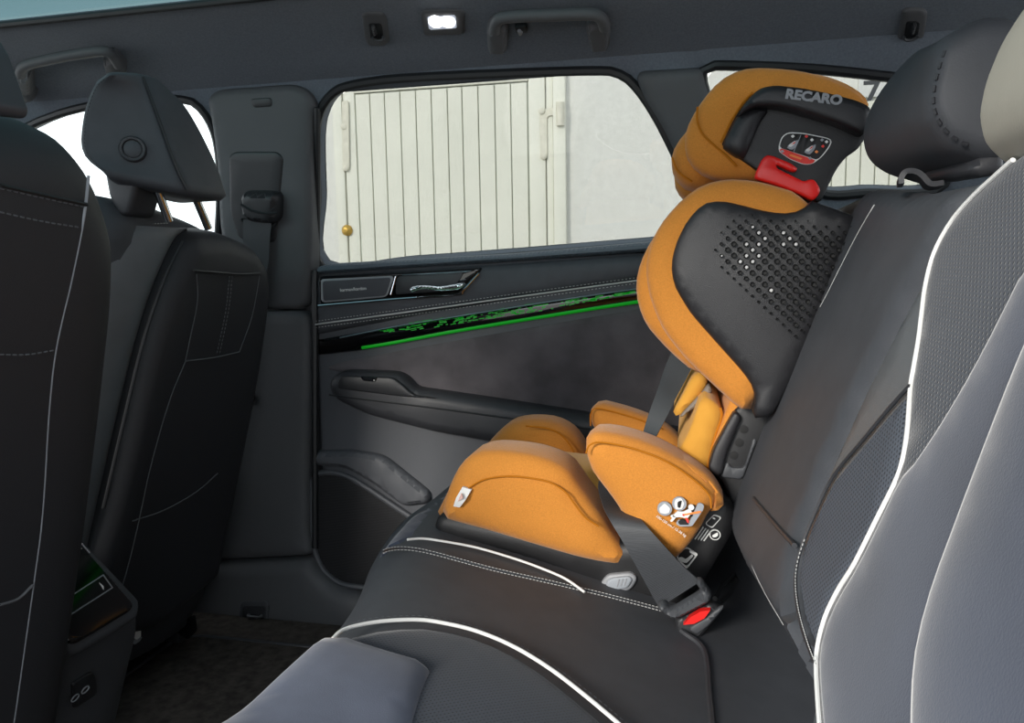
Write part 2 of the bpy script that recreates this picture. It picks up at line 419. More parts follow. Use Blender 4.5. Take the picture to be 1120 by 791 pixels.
xs2 = [GAR.uv(p, 150)[0] for p in (862, 878, 894, 910, 925.5, 941, 957, 973, 989, 1005)]
g2 = gate('cream plank garage gate with dark number, seen through the small rear quarter window', xs2, 1.40, False)
nb = slab('number_board', GAR, GAR.uv(938, 110)[0], 1.415, GAR.uv(1000, 110)[0], 1.60, .002, .02, M['white'], g2)
u, v = GAR.uv(963, 103, .02); text('number', '71', GAR, u, v, .021, .17, M['plastg'], g2, bold=.002)

# ------------------------------------------------------------------ setting: cabin shell
fl = Fr((0, 0, FLOOR), (1, 0, 0), (0, 1, 0), (0, 0, 1))
tag(slab('floor', fl, -1.9, -.02, .95, 1.47, -.03, 0, M['carpet'], bev=0), 'dark carpeted cabin floor', kind='structure')
_cy = [(.05, .955), (.14, 1.0), (.24, 1.04), (.36, 1.058), (.72, 1.066), (1.08, 1.058), (1.2, 1.04), (1.3, 1.0), (1.40, .955)]
_cs = np.array(spl(_cy, n=8))
def zc(y): return float(np.interp(y, _cs[:, 0], _cs[:, 1]))
ROOF = Fr((0, 0, 0), (1, 0, 0), (0, 1, 0), (0, 0, -1))
edge = 1.155
hole = rrect(-1.75, .32, .06, edge, .08)  # rear part, out of view, extended to let sky light onto the bench
soft_c = soft('ceiling', ROOF, [(-2.0, .05), (1.0, .05), (1.0, 1.40), (-2.0, 1.40)], M['headliner'], warp=lambda u, v, w: (u, v, -zc(v)+w), holes=[hole], r=0, hf=0, hb=.006, grid=.05, step=.05)
tag(soft_c, 'dark grey fabric headliner', kind='structure')
rg = soft('window_roof', ROOF, rrect(-1.85, .22, .16, edge+.10, .08), M['roofg'], w=-1.078, r=0, hf=0, hb=.004, grid=.5, step=.05)
tag(rg, 'teal tinted panoramic roof glass above the seats', kind='structure')
hl = [(a, b) for a, b in resamp(hole, .03)]
sl = tube('trim_roof', [np.array((a, b, zc(b)-.002)) for a, b in hl], .006, M['rubber'], closed=True); tag(sl, 'black edge seal around the roof glass', kind='structure')

w1 = [(357, 288), (353.5, 215), (352, 150), (357, 122), (368, 106), (385, 97), (440, 89), (560, 83.5), (650, 81), (673, 83), (690, 94), (712, 125), (735, 170), (757, 222), (765, 245), (752, 258), (720, 262), (560, 275), (450, 283)]
w1 = SIDE.pix(spl(w1, True, 5)); 
w2 = SIDE.pix(spl([(-330, 330), (-120, 228), (50, 135), (150, 113), (204, 112), (222, 121), (236, 148), (241, 190), (239, 250), (234, 292), (200, 305), (-150, 345)], True, 5))
w3 = SIDE.pix(spl([(773, 88), (776, 78), (790, 75.5), (880, 79), (960, 87), (1020, 96), (1040, 120), (1030, 190), (1010, 205), (950, 205), (890, 203), (800, 150)], True, 5))
side = soft('wall_right', SIDE, [(-2.0, -.09), (1.0, -.09), (1.0, .385), (-2.0, .385)], M['headliner'], holes=[w1, w2, w3], r=.012, hf=.012, hb=.02, grid=.06, step=.012)
tag(side, 'dark upper side frame around the far windows', kind='structure')
for k, (o_, lb) in enumerate(((w1, 'clear rear door window glass in front of the garage gate'), (w2, 'front passenger door window glass behind the headrest'), (w3, 'small rear quarter window glass behind the child seat head'))):
    tag(soft('window_%d' % (k+1), SIDE, o_, M['pane' if k == 1 else 'privacy'], w=-.016, r=0, hf=.002, hb=.002, grid=.5, step=.03), lb, kind='structure')
    def off(o_, d):
        A = np.array(resamp(o_, .015)); T = np.roll(A, -1, 0)-np.roll(A, 1, 0); T /= np.linalg.norm(T, axis=1)[:, None]
        n = np.stack([-T[:, 1], T[:, 0]], 1); ar = .5*np.sum(A[:, 0]*np.roll(A[:, 1], -1)-A[:, 1]*np.roll(A[:, 0], -1))
        return A+n*d*(-1 if ar > 0 else 1)
    q = tube('trim_%d' % (k+1), [SIDE.p(a, b, .012) for a, b in off(o_, .007)], .0085, M['rubber'], closed=True)
    tag(q, 'black rubber seal around %s' % ('the rear door window', 'the front passenger door window', 'the rear quarter window')[k], kind='structure')
# rear pillar trim between door window and quarter window
cp = SIDE.pix([(694, 78), (770, 74), (772, 92), (800, 155), (850, 215), (800, 250), (770, 232), (745, 182), (722, 135), (702, 104)], .012)
tag(soft('trim_rear_pillar', SIDE, rpoly(cp, .02), M['pillar'], w=.012, r=.012, hf=.014, hb=.01, grid=.03), 'dark plastic trim between door window and rear quarter window', kind='structure')
# rear side wall behind the seat and closing walls
tag(slab('wall_right_lower', DOOR, -2.0, FLOOR-.02, 1.0, .60, -.05, -.03, M['pillar'], bev=0), 'dark side wall behind the door lining', kind='structure')
tag(slab('wall_back', Fr((.95, 0, 0), (0, 1, 0), (0, 0, 1), (-1, 0, 0)), -.02, FLOOR, 1.47, .62, -.02, 0, M['pillar'], bev=0), 'dark tail end of the cabin', kind='structure')
tag(slab('wall_front', Fr((-1.95, 0, 0), (0, 1, 0), (0, 0, 1), (1, 0, 0)), -.02, FLOOR, 1.47, .62, -.02, 0, M['pillar'], bev=0), 'dark dashboard end of the cabin', kind='structure')
NEAR = Fr((0, .02, 0), (1, 0, 0), (0, 0, 1), (0, 1, 0))
tag(slab('wall_left', NEAR, -1.95, FLOOR-.1, -.72, .60, -.03, 0, M['pillar'], bev=.01), 'closed front door on the near side', kind='structure')
tag(slab('wall_left_rear', NEAR, .45, FLOOR-.1, .95, .98, -.03, 0, M['pillar'], bev=.01), 'near side rear quarter', kind='structure')
tag(slab('trim_left_pillar', NEAR, -.86, .58, -.72, .99, -.03, 0, M['pillar'], bev=.01), 'near side centre pillar', kind='structure')

# ------------------------------------------------------------------ centre pillar, far side
pl = struct('trim_pillar', (-.86, 1.43, FLOOR), 'dark plastic centre pillar trim with belt slot')
up = PILU.pix([(229, 106), (240, 98), (322, 92), (338, 98), (347, 112), (344, 150), (343, 250), (341, 338), (272, 338), (255, 300), (243, 250), (241, 190), (236, 145)])
soft('upper_cover', PILU, rpoly(up, .03), M['pillar'], pl, r=.014, hf=.016, hb=.03, grid=.03)
rec = PILU.pix([(251, 170), (258, 165.5), (304, 165.5), (311, 172), (303, 266), (262, 262), (252, 230)], .014)
soft('belt_panel', PILU, rpoly(rec, .015), M['plast'], pl, w=.014, r=.006, hf=.005, hb=.002, grid=.03)
bd = PILU.pix([(274, 108), (297, 106.5), (298, 116.5), (277, 118)], .016)
soft('airbag_badge', PILU, rpoly(bd, .006), M['plast'], pl, w=.015, r=.002, hf=.003, hb=.001, grid=.05)
lo = PILL.pix([(272, 340), (341, 340), (342, 420), (340, 520), (341, 585), (346, 606), (225, 612), (235, 560), (262, 440)])
soft('lower_cover', PILL, rpoly(lo, .03), M['pillar'], pl, r=.016, hf=.018, hb=.02, grid=.03)
sg = PILL.pix([(215, 614), (345, 608), (352, 622), (372, 640), (420, 655), (420, 712), (205, 712)])
soft('sill_cover', PILL, rpoly(sg, .03), M['pillar'], pl, r=.03, hf=.03, hb=.02, grid=.03)
hk = PILL.pix([(262, 661), (266, 657.5), (292, 657.5), (295, 662), (293, 691), (261, 691)], .03)
hp = soft('hook_recess', PILL, rpoly(hk, .01), M['plastg'], pl, w=.028, r=.004, hf=.005, hb=.01, grid=.05)
hi = PILL.pix([(265, 663), (291, 663), (290, 688), (264, 688)], .034); soft('recess_floor', PILL, rpoly(hi, .008), M['plast'], hp, w=.032, r=.002, hf=.002, hb=.002, grid=.05)
u, v = PILL.uv(278, 674.5, .04); tube('hook_bar', [PILL.p(u-.016, v, .036), PILL.p(u-.012, v, .044), PILL.p(u+.012, v, .044), PILL.p(u+.016, v, .036)], .004, M['satin'], hp)
bt = PILL.uv(270, 436, .03); lathe('grommet', PILL, bt[0], bt[1], [(.012, .01), (.012, .028), (.007, .03)], M['rubber'], pl, 12)

# ------------------------------------------------------------------ far rear door lining
dr = struct('door_1', (-.3, 1.45, FLOOR), 'far rear door lining with armrest, ambient light band and speaker')
dl = DOOR.pix([(343, 296), (700, 268), (790, 262), (1010, 250)]); x0 = dl[0][0]
base = [(x0, -.05), (x0, .615), (.35, .66), (.35, -.05)]
soft('lining', DOOR, rpoly(base, .02), M['doorsoft'], dr, r=.01, hf=.005, hb=.03, grid=.06)
sl = DOOR.pix([(344, 292), (360, 288), (560, 277), (720, 263), (800, 256), (800, 268), (700, 276), (560, 286), (430, 294), (345, 300)], .02)
soft('window_sill', DOOR, rpoly(sl, .006), M['sill'], dr, r=.006, hf=.02, hb=.05, grid=.04)
# upper leather pad between sill and light band
upd = DOOR.pix([(344, 302), (430, 296), (560, 288), (700, 278), (800, 270), (800, 293), (692, 308), (560, 327.5), (460, 344.5), (344, 367)], .012)
soft('leather_pad', DOOR, rpoly(upd, .01), M['leather'], dr, r=.014, hf=.018, hb=.0, grid=.03)
sm = line3(DOOR, [(345, 355), (430, 343.5), (560, 325.5), (692, 307.5), (800, 293)], .0195)
tube('seam_line', sm, .0016, M['thread'], dr, 6)
stitches('stitching', line3(DOOR, [(345, 351.5), (430, 340), (560, 322), (692, 304.5), (800, 290)], .0195), M['thread'], dr, .0035, .0035, .0006)
stitches('stitching', line3(DOOR, [(345, 358.5), (430, 347), (560, 329), (692, 310.5), (800, 296)], .0195), M['thread'], dr, .0035, .0035, .0006)
# glossy light band
bnd = DOOR.pix([(344, 372), (400, 362), (500, 345.5), (600, 329.5), (692, 316), (800, 302), (800, 318), (692, 333), (600, 347), (500, 364), (395, 384), (360, 388), (344, 389)], .012)
bo = soft('light_band', DOOR, rpoly(bnd, .006), M['gloss'], dr, r=.006, hf=.012, hb=.0, grid=.04)
tube('bright_edge', line3(DOOR, [(372, 369.5), (430, 358), (500, 346.5), (600, 330.5), (692, 317), (790, 304)], .019), .0017, M['satin'], bo, 6)
tube('green_strip', line3(DOOR, [(396, 380.5), (430, 375), (500, 362), (600, 345.5), (692, 331), (790, 317)], .0125), .0032, M['green'], bo, 8)
V_, F_ = [], []
rs = random.Random(3)
for k in range(280):
    t = rs.random(); px = 415+275*t
    mid = 362-(px-415)*.155
    h_ = min(9, 3+.16*(px-415)) if px < 600 else max(2.5, 9-.09*(px-600))
    py = mid+rs.uniform(-.5, .5)*h_; wpx = rs.choice((2, 3, 4, 6)); hh = rs.choice((.8, 1.1))
    q = DOOR.pix([(px, py+.16*wpx/2), (px+wpx, py-.16*wpx/2), (px+wpx, py-.16*wpx/2+hh), (px, py+.16*wpx/2+hh)], .0122)
    b = len(V_); V_ += [DOOR.p(a, c, .0122) for a, c in q]+[DOOR.p(a, c, .0119) for a, c in q]
    F_ += [(b, b+1, b+2, b+3), (b+7, b+6, b+5, b+4)]+[(b+i, b+4+i, b+4+(i+1) % 4, b+(i+1) % 4) for i in range(4)]
gp = mesh_obj('green_pattern', V_, F_, M['greenp'], bo, smooth=False); gp['kind'] = 'stuff'
# speaker and handle bezel
bz = DOOR.pix([(346, 303.5), (350, 302), (440, 298), (526, 292.5), (522, 300), (506, 317), (498, 322), (430, 327), (348, 334)], .03)
bz = soft('handle_bezel', DOOR, rpoly(bz, .006), M['gloss'], dr, w=.014, r=.004, hf=.01, hb=.004, grid=.05)
tube('bezel_edge', line3(DOOR, [(348, 334.5), (430, 327.5), (498, 322.5), (507, 317.5), (524, 299)], .024), .0022, M['chrome'], bz, 6)
sp = DOOR.pix([(350.5, 306), (353, 305), (428, 301.5), (431, 303.5), (424, 323), (420, 325.5), (354, 331.5), (350.5, 329)], .026)
sp_o = soft('tweeter_grille', DOOR, rpoly(sp, .006), M['grey'], bz, w=.022, r=.003, hf=.004, hb=.002, grid=.05)
sp2 = DOOR.pix([(352, 307.5), (428, 303.5), (421.5, 323.5), (353, 329.5)], .028)
soft('grille_mesh', DOOR, rpoly(sp2, .006), mat('speaker_mesh', (70, 72, 78), .5, dots=(420, .28)), bz, w=.0255, r=.002, hf=.0012, hb=.002, grid=.05)
u, v = DOOR.uv(386, 316.5, .028); text('speaker_name', 'harman/kardon', DOOR, u, v, .0272, .0092, M['white'], bz, ang=.06)
rc = DOOR.pix([(433, 303), (440, 301), (508, 296.5), (505, 304), (494, 318), (432, 323)], .026)
soft('handle_recess', DOOR, rpoly(rc, .006), M['plast'], bz, w=.022, r=.002, hf=.003, hb=.002, grid=.05)
tube('recess_edge', line3(DOOR, [(433, 302.5), (427.5, 322.5)], .027, 2), .0014, M['chrome'], bz, 6)
tube('recess_edge', line3(DOOR, [(440, 300.8), (475, 299), (515, 296.5)], .027, 3), .0012, M['satin'], bz, 6)
hd = DOOR.pix([(447, 315.5), (452, 312.5), (463, 311.5), (480, 312.5), (495, 310.5), (506, 309), (508, 312), (503, 316), (492, 318), (478, 318), (462, 316.5), (449, 320)], .045)
soft('door_handle', DOOR, spl(hd, True, 4), M['chrome'], bz, w=.036, r=.005, hf=.011, hb=.006, rb=.004, grid=.05)
# suede insert, armrest and lower lining
al = DOOR.pix([(352, 404), (368, 396), (430, 384), (560, 361), (692, 338), (800, 322), (800, 510), (640, 486), (560, 468), (450, 442), (440, 428), (430, 412), (372, 408)], .008)
soft('suede_insert', DOOR, rpoly(al, .02), M['alcd'], dr, r=.012, hf=.009, hb=0, grid=.04)
ar = DOOR.pix([(355.5, 424), (360, 412), (372, 406.5), (430, 408.5), (441, 414), (450, 426), (480, 430), (560, 442), (650, 456), (760, 474), (800, 480), (800, 515), (650, 500), (560, 490), (470, 474), (400, 456), (364, 439)], .05)
ao = soft('armrest', DOOR, rpoly(ar, .018), M['leathd'], dr, r=.022, hf=.025, hb=0, wall=.025, grid=.03)
a2 = DOOR.pix([(372, 411), (430, 413), (440, 421), (452, 432), (480, 436), (440, 434), (368, 425)], .052)
soft('switch_panel', DOOR, rpoly(a2, .01), M['plast'], ao, w=.05, r=.003, hf=.004, hb=.002, grid=.05)
sw = DOOR.pix([(393, 411.5), (413, 412.5), (410, 418), (397, 417)], .056); so = soft('window_switch', DOOR, rpoly(sw, .004), M['gloss'], ao, w=.053, r=.002, hf=.004, hb=.001, grid=.05)
u, v = DOOR.uv(409, 416, .058); lathe('switch_mark', DOOR, u, v, [(.0012, .056), (.0012, .0576)], M['white'], ao, 8)
tube('armrest_seam', line3(DOOR, [(360, 432), (400, 437), (480, 447), (560, 458), (650, 470), (780, 488)], .051), .0018, M['rubber'], ao, 6)
ll = DOOR.pix([(342, 494), (380, 493), (405, 496), (420, 500), (470, 540), (470, 552), (440, 556), (405, 530), (378, 514), (342, 511)], .02)
soft('pocket_rim', DOOR, rpoly(ll, .012), M['doorsoft'], dr, r=.012, hf=.022, hb=0, grid=.03)
lp = DOOR.pix([(341, 517), (374, 517), (402, 534), (440, 560), (520, 610), (520, 660), (400, 643), (372, 640), (352, 624), (341, 595)], .01)
soft('speaker_grille', DOOR, rpoly(lp, .03), mat('speaker_cloth', (36, 36, 39), .8, stripes=(330, .25)), dr, r=.01, hf=.010, hb=0, grid=.03)
0 and tube('grille_ring', [DOOR.p(DOOR.uv(380, 560)[0]+.075*math.cos(a), DOOR.uv(380, 565)[1]+.075*math.sin(a), .011) for a in np.linspace(0, 2*math.pi, 33)[:-1]], .002, M['doorsoft'], dr, 6, True)
tube('grille_frame', [DOOR.p(a, b, .009) for a, b in resamp(rpoly(lp, .03), .012)], .006, M['doorsoft'], dr, 8, True)
# door gap seal next to the pillar
tube('door_seal', [DOOR.p(*DOOR.uv(343.5, y, .02), .015) for y in (296, 400, 500, 600)], .007, M['rubber'], dr, 8)
tube('door_seal', [SIDE.p(*SIDE.uv(347, y, .03), .03) for y in (118, 160, 220, 290)], .006, M['rubber'], dr, 8)

# ------------------------------------------------------------------ things on the roof rail
def coat_hook(px, label):
    o = thing('coat_hook', label, 'hook', atY(px[0][0], px[0][1], 1.25), 'folding hooks on the headliner')
    c = RAIL.pix(px, .004); soft('hook_plate', RAIL, rpoly(c, .012), M['pillar'], o, r=.005, hf=.006, hb=.004, grid=.05)
    m = np.mean(np.array(c), 0); A = np.array(c); ins = [tuple(m+(q-m)*.55+(0, -.004)) for q in A]
    soft('recess', RAIL, rpoly(ins, .006), M['rubber'], o, w=.005, r=.002, hf=.002, hb=.001, grid=.05)
    ins = [tuple(m+(q-m)*np.array((.16, .3))+np.array((0, .004))) for q in A]; soft('hook_lever', RAIL, rpoly(ins, .003), M['plast'], o, w=.006, r=.002, hf=.008, hb=.001, grid=.05)
    t0 = m+np.array((0, -.012)); tube('hook_loop', [RAIL.p(t0[0]+.010*math.cos(a), t0[1]+.008*math.sin(a), .010) for a in np.linspace(math.pi, 2*math.pi, 9)], .0025, M['plastg'], o, 6)
    return o
coat_hook([(395, 16), (399, 13.5), (419, 13.5), (423, 20), (426, 46), (421, 50.5), (403, 51), (399, 44)], 'black folding coat hook on the headliner between pillar and lit lamp')
coat_hook([(987, 13), (992, 10), (1011, 10.5), (1015, 16), (1010, 47), (1004, 51), (986, 50), (981, 43)], 'black coat hook on the dark headliner above the middle headrest')
lm = thing('reading_lamp', 'small switched-on reading lamp in the headliner above the door window', 'lamp', atY(485, 40, 1.25))
c = RAIL.pix([(460, 14), (464, 11), (505, 11), (509, 15), (507.5, 38), (463, 39.5)], .004); soft('bezel', RAIL, rpoly(c, .008), M['pillar'], lm, r=.004, hf=.006, hb=.004, grid=.05)
c = RAIL.pix([(467, 18), (498.5, 16), (500, 31), (469, 33)], .006); lo_ = soft('reflector', RAIL, rpoly(c, .004), M['lampr'], lm, w=.005, r=.002, hf=.002, hb=.001, grid=.05)
for px in (476.5, 490):
    u, v = RAIL.uv(px, 24, .008); lathe('bulb', RAIL, u, v, [(.012, .006), (.011, .010), (.006, .012)], M['lampw'], lm, 14)
def grab(A, label):
    o = thing('grab_handle', label, 'handle', atY(*A['c'], 1.28), 'grab handles on the headliner')
    uv = spl(RAIL.pix(A['path'], .03), n=6); pts = [RAIL.p(a, b, .03) for a, b in uv]
    n = len(pts); hh = A['r']
    V0 = []; F0 = []
    vs, fs = tube_geo(pts, hh, 12); mesh_obj('grip', vs, fs, M['pillar'], o)
    for f in A['feet']:
        c = RAIL.pix(f, .012); soft('mount', RAIL, rpoly(c, .008), M['pillar'], o, r=.008, hf=.03, hb=.004, grid=.03)
    return o
gh = grab(dict(c=(600, 50), path=[(541, 34), (544, 23), (556, 18.5), (600, 16.5), (645, 15.5), (657, 20), (662, 31)], r=.0095,
     feet=[[(532, 30), (540, 20), (556, 22), (556, 50), (552, 53), (533, 53)], [(640, 28), (641, 20), (660, 18), (668, 30), (667.5, 49), (645, 51)]]), 'black grab handle with small hook above the rear door window')
u, v = RAIL.uv(569, 37, .02); slab('bag_hook', RAIL, u-.009, v-.008, u+.011, v+.008, 0, .014, M['plast'], gh, .003); tube('hook_tip', [RAIL.p(u, v-.004, .012), RAIL.p(u, v, .02), RAIL.p(u, v+.008, .021)], .0035, M['grey'], gh)
grab(dict(c=(75, 100), path=[(22, 82), (26, 73), (45, 67), (80, 60), (112, 56), (122, 60), (130, 72)], r=.009,
     feet=[[(18, 82), (36, 72), (37, 100), (42, 104), (24, 110)], [(112, 62), (124, 56), (138, 72), (136, 90), (120, 86)]]), 'black grab handle above the front passenger window, behind the headrest')
# ------------------------------------------------------------------ child booster seat
YN, YC = .825, 1.035
CH = Fr((0, YN, 0), (1, 0, 0), (0, 0, 1), (0, -1, 0))
cs = thing('child_seat', 'orange fabric high-back child booster seat with black shell on the rear bench', 'child seat', (-.1, YC, .27))
def cpix(px, y, smooth=True, n=4):
    q = CH.pix(px, YN-y); return spl(q, True, n) if smooth else q
def cpart(name, px, y0, depth, m, r=.02, hf=None, smooth=True, dome=0, parent=None, mirror=False, grid=.025, rb=None, hb=None, rp=None, **k):
    """a padded part whose near face lies at y0 and which reaches 'depth' further in"""
    out = cpix(px, y0, smooth) if rp is None else rpoly(cpix(px, y0, False), rp)
    hf = hf if hf is not None else min(r, depth*.45)
    hb = hb if hb is not None else min(r, depth*.45)
    rb = rb if rb is not None else r
    body = max(0, depth-hf-hb)
    o = soft(name, CH, out, m, parent or cs, w=YN-y0-hf-body, wall=body, r=r, hf=hf, hb=hb, rb=rb, dome=dome, grid=grid, **k)
    if mirror: soft(name, CH, out, m, parent or cs, w=YN-y0-hf-body, wall=body, r=r, hf=hf, hb=hb, rb=rb, dome=dome, grid=grid, mirror=YC, **k)
    return o
# --- seat base
bpx = [(472, 575), (476, 593), (500, 598), (556, 609), (600, 624), (640, 642), (690, 663), (745, 670), (768, 645), (786, 612), (801, 588), (806, 562), (796, 546), (770, 552), (720, 590), (660, 598), (600, 585), (500, 566), (480, 563)]
base = cpart('base_tray', bpx, YN+.012, .36, M['shelld'], r=.012, rp=.02)
bt = cpart('release_button', [(655, 643), (658, 637), (664, 629.5), (690, 627), (697.5, 632.5), (691, 646), (668, 650.5)], YN+.006, .012, M['grey'], r=.003, rp=.01, parent=base)
cpart('button_face', [(661, 642), (667, 633), (688, 631), (692, 634), (687, 644), (669, 646.5)], YN+.003, .006, M['lgrey'], r=.002, rp=.008, parent=base)
for k in range(3):
    q = CH.pix([(675+4*k, 642.5-k*.6), (677.5+4*k, 635-k*.5)], .024); tube('button_rib', [CH.p(a, b, .0225) for a, b in q], .0008, M['grey'], base, 5)
# --- cushion: near bolster, far bolster, sunken centre
nb = [(477, 570), (481, 552), (489, 530), (500, 510), (515, 498), (532, 495.5), (555, 497), (582, 501), (605, 509), (620, 518), (632, 537), (645, 554), (657, 571), (672, 596), (690, 618), (685, 624), (662, 622), (632, 616), (571, 598), (526, 584), (495, 576)]
nbo = cpart('thigh_bolster', nb, YN, .10, M['orange'], r=.028, hf=.02, hb=.035, dome=.006, rp=.02)
fb = [(512, 510), (526, 492), (539, 477), (553, 466), (577, 462.5), (602, 465), (621, 475), (633, 490), (642, 511), (660, 545), (690, 575), (660, 590), (560, 570), (520, 548)]
cpart('thigh_bolster', fb, 1.14, .105, M['orange'], r=.04, hf=.04, hb=.03, rp=.02)
mid = [(500, 550), (520, 535), (545, 533), (590, 540), (625, 545), (655, 540), (700, 545), (700, 600), (600, 600), (520, 580), (495, 565)]
cpart('seat_pad', mid, .915, .24, M['olive'], r=.02, rp=.02)
cpart('front_edge_flap', [(470, 571), (478, 556), (486, 540), (496, 520), (506, 509), (516, 508), (514, 525), (505, 550), (490, 577)], YN+.035, .09, M['orange'], r=.02, rp=.015)
# seam on the bolster and its small fabric tag
def cseam(px, y, r=.0009, m='oranges', par=None, n=6):
    q = spl(CH.pix(px, YN-y), n=n); return tube('seam', [CH.p(a, b, YN-y) for a, b in q], r, M[m], par or cs, 6)
cseam([(501, 549), (505, 541), (517, 531), (532, 524), (556, 521), (580, 523), (602, 528), (618, 538), (628, 551), (640, 566), (655, 576)], YN-.0035, .0010, par=nbo)
cseam([(575, 466), (600, 469), (615, 477), (625, 490), (634, 508)], 1.139, .0013)
q = CH.pix([(505, 533.5), (510, 533), (515.5, 535.5), (510, 546), (502, 556), (494.5, 558), (496, 551), (500, 543)], .008)
tg = soft('care_tag', CH, q, M['white'], cs, w=.006, r=0, hf=.002, hb=.002, grid=.05, warp=lambda u, v, w: (u, v, w+.003*math.sin(v*300)))
q = CH.pix([(505, 539), (510, 538.5), (506, 547), (501, 550), (500.5, 547)], .010); soft('tag_print', CH, q, mat('pale_red_print', (216, 176, 168), .7), tg, w=.0105, r=0, hf=.0006, hb=.001, grid=.05, warp=lambda u, v, w: (u, v, w+.003*math.sin(v*300)))
q = CH.pix([(486, 535), (490, 531), (489, 541), (486, 545)], .0)
# --- arm pads
na = [(637.5, 491), (639, 481), (650, 474.5), (676, 477.5), (714, 489), (750, 509), (777, 529), (789.5, 548), (787, 556.5), (777, 561.5), (768, 582), (752, 605), (737, 620), (715, 625), (700, 612), (690, 590), (676, 560), (658, 536), (643, 517)]
nao = cpart('arm_pad', na, YN-.028, .085, M['orange'], r=.026, hf=.02, hb=.03, dome=.005, rp=.025)
cseam([(641, 496), (645, 487), (658, 484), (690, 490), (725, 503), (755, 522), (775, 541), (778, 556)], YN-.0305, .0010, par=nao)
cpart('pad_lip', [(738, 503), (760, 512), (779, 527), (791.5, 547), (791, 558), (783, 563), (776, 562), (781, 553), (772, 533), (752, 517)], YN-.02, .05, M['orange'], r=.012, parent=nao)
fa = [(643, 462), (644, 449), (655, 442.5), (688, 451), (722, 464), (748, 486), (752, 505), (720, 500), (680, 488), (650, 476)]
fao = cpart('arm_pad', fa, 1.165, .075, M['orange'], r=.026, rp=.02)
cseam([(646, 466), (646.5, 452), (655, 447), (690, 456), (722, 468)], 1.166, .0012, par=fao)
# decals on the near arm pad
ws = YN-.028-.0065
DEC = Fr((0, ws, 0), (1, 0, 0), (0, 0, 1), (0, -1, 0))
def decal(name, px, m, w=0, par=None, rp=.001, smooth=False):
    q = DEC.pix(px, w); q = spl(q, True, 5) if smooth else rpoly(q, rp, 2)
    return soft(name, DEC, q, M[m], par or nao, w=w, r=0, hf=.0005, hb=.002, grid=.05, step=.0015)
def disc(name, px, py, rad, m, w=0, par=None):
    u, v = DEC.uv(px, py, w); return lathe(name, DEC, u, v, [(rad, w-.002), (rad, w+.0005)], M[m], par or nao, 24)
s_ = .83/F/1.0
d1 = disc('print_disc', 727, 556.5, 7.6*s_, 'lgrey'); decal('print_arrow', [(721, 556), (727, 550.5), (733, 556), (732, 561), (727.5, 562), (722, 561)], 'white', .0007)
d2 = disc('print_disc', 743, 551, 7.4*s_, 'lgrey'); decal('print_figure', [(739, 546), (745, 544.5), (748.5, 551), (746, 557), (739, 557), (737.5, 551)], 'white', .0007)
decal('print_belt', [(741, 549), (746, 547), (744, 556), (741, 555)], 'black', .0012)
sp_ = decal('print_seat', [(739, 573), (742, 568.5), (754, 571), (763, 551), (766, 550), (770, 552.5), (769, 558), (757, 575.5), (744, 576)], 'lgrey', .0004)
decal('print_seat', [(741.5, 570.5), (746, 567.5), (752, 571), (754, 574), (743, 574)], 'black', .0009)
decal('print_seat', [(751, 557), (756, 552), (761, 553), (757, 566), (752, 563)], 'black', .0009)
decal('print_child', [(735, 564.5), (741, 559.5), (748, 560), (754, 556), (757, 560), (752, 567), (743, 565.5), (738, 566)], 'white', .0014)
decal('print_child', [(732.5, 564.5), (736, 563), (739.5, 566), (735, 571), (732.5, 570.5), (735.5, 566.5)], 'white', .0014)
disc('print_head', 756, 555, 3.0*s_, 'white', .0016)
decal('print_belt', [(746, 562.5), (767, 559), (767, 561), (747, 564)], 'orangep', .002)
decal('print_belt', [(749, 566), (752, 566.5), (754, 572), (752, 572.5)], 'redp', .002)
decal('print_belt', [(746.5, 561.5), (749, 563.5), (748, 565), (746, 563.5)], 'redp', .0024)
u, v = DEC.uv(734, 575.5, .001); text('print_weight_range', '100-150 cm / 15-36 kg', DEC, u, v, .0007, .0040, M['white'], nao, ang=-.58)
# --- labels on the black rear of the base (code square left out)
WB = YN+.0105
LB = Fr((0, WB, 0), (1, 0, 0), (0, 0, 1), (0, -1, 0))
def lab(name, px, m, w=0, rp=.002): return soft(name, LB, rpoly(LB.pix(px, w), rp, 3), M[m], base, w=w, r=0, hf=.0006, hb=.002, grid=.05, step=.0015)
lab('label_frame', [(739, 609), (750, 597.5), (763, 606), (761, 610), (752, 621.5), (749, 621.5)], 'white', .0, .004)
lab('label_field', [(740.5, 609), (750.5, 599), (761.5, 606.5), (751, 620)], 'black', .0007, .004)
lab('label_figure', [(742, 610), (746, 609), (750, 612), (757, 606), (758.5, 608), (751, 616), (744, 614)], 'white', .0014)
lab('label_figure', [(754.5, 601.5), (763.5, 606), (762, 609), (753.5, 603.5)], 'white', .0014)
u, v = LB.uv(782, 585, 0)
lathe('label_ring', LB, u, v, [(6.0*s_, -.002), (6.0*s_, .0006)], M['white'], base, 20); lathe('label_ring_field', LB, u, v, [(5.0*s_, -.002), (5.0*s_, .0012)], M['black'], base, 20)
lab('label_figure', [(778.5, 586), (782, 584), (785.5, 582), (785, 587), (780, 588)], 'white', .0016)
lab('label_box', [(771, 573), (781, 562.5), (789.5, 566), (779, 578)], 'white', 0); lab('label_box_field', [(772, 573), (781, 564), (788, 566.5), (778.5, 576.5)], 'black', .0007)
lab('label_figure', [(779.5, 565.5), (783, 567), (782, 568.5), (778.8, 567)], 'white', .0014)
for k in range(4):
    x, y = 769+2.7*k, 576+1.6*k
    lab('label_text_line', [(x, y), (x+1, y+.5), (x-8.5+k*.5, y+14.5-k), (x-9.5+k*.5, y+14-k)], 'white', 0, .0005)
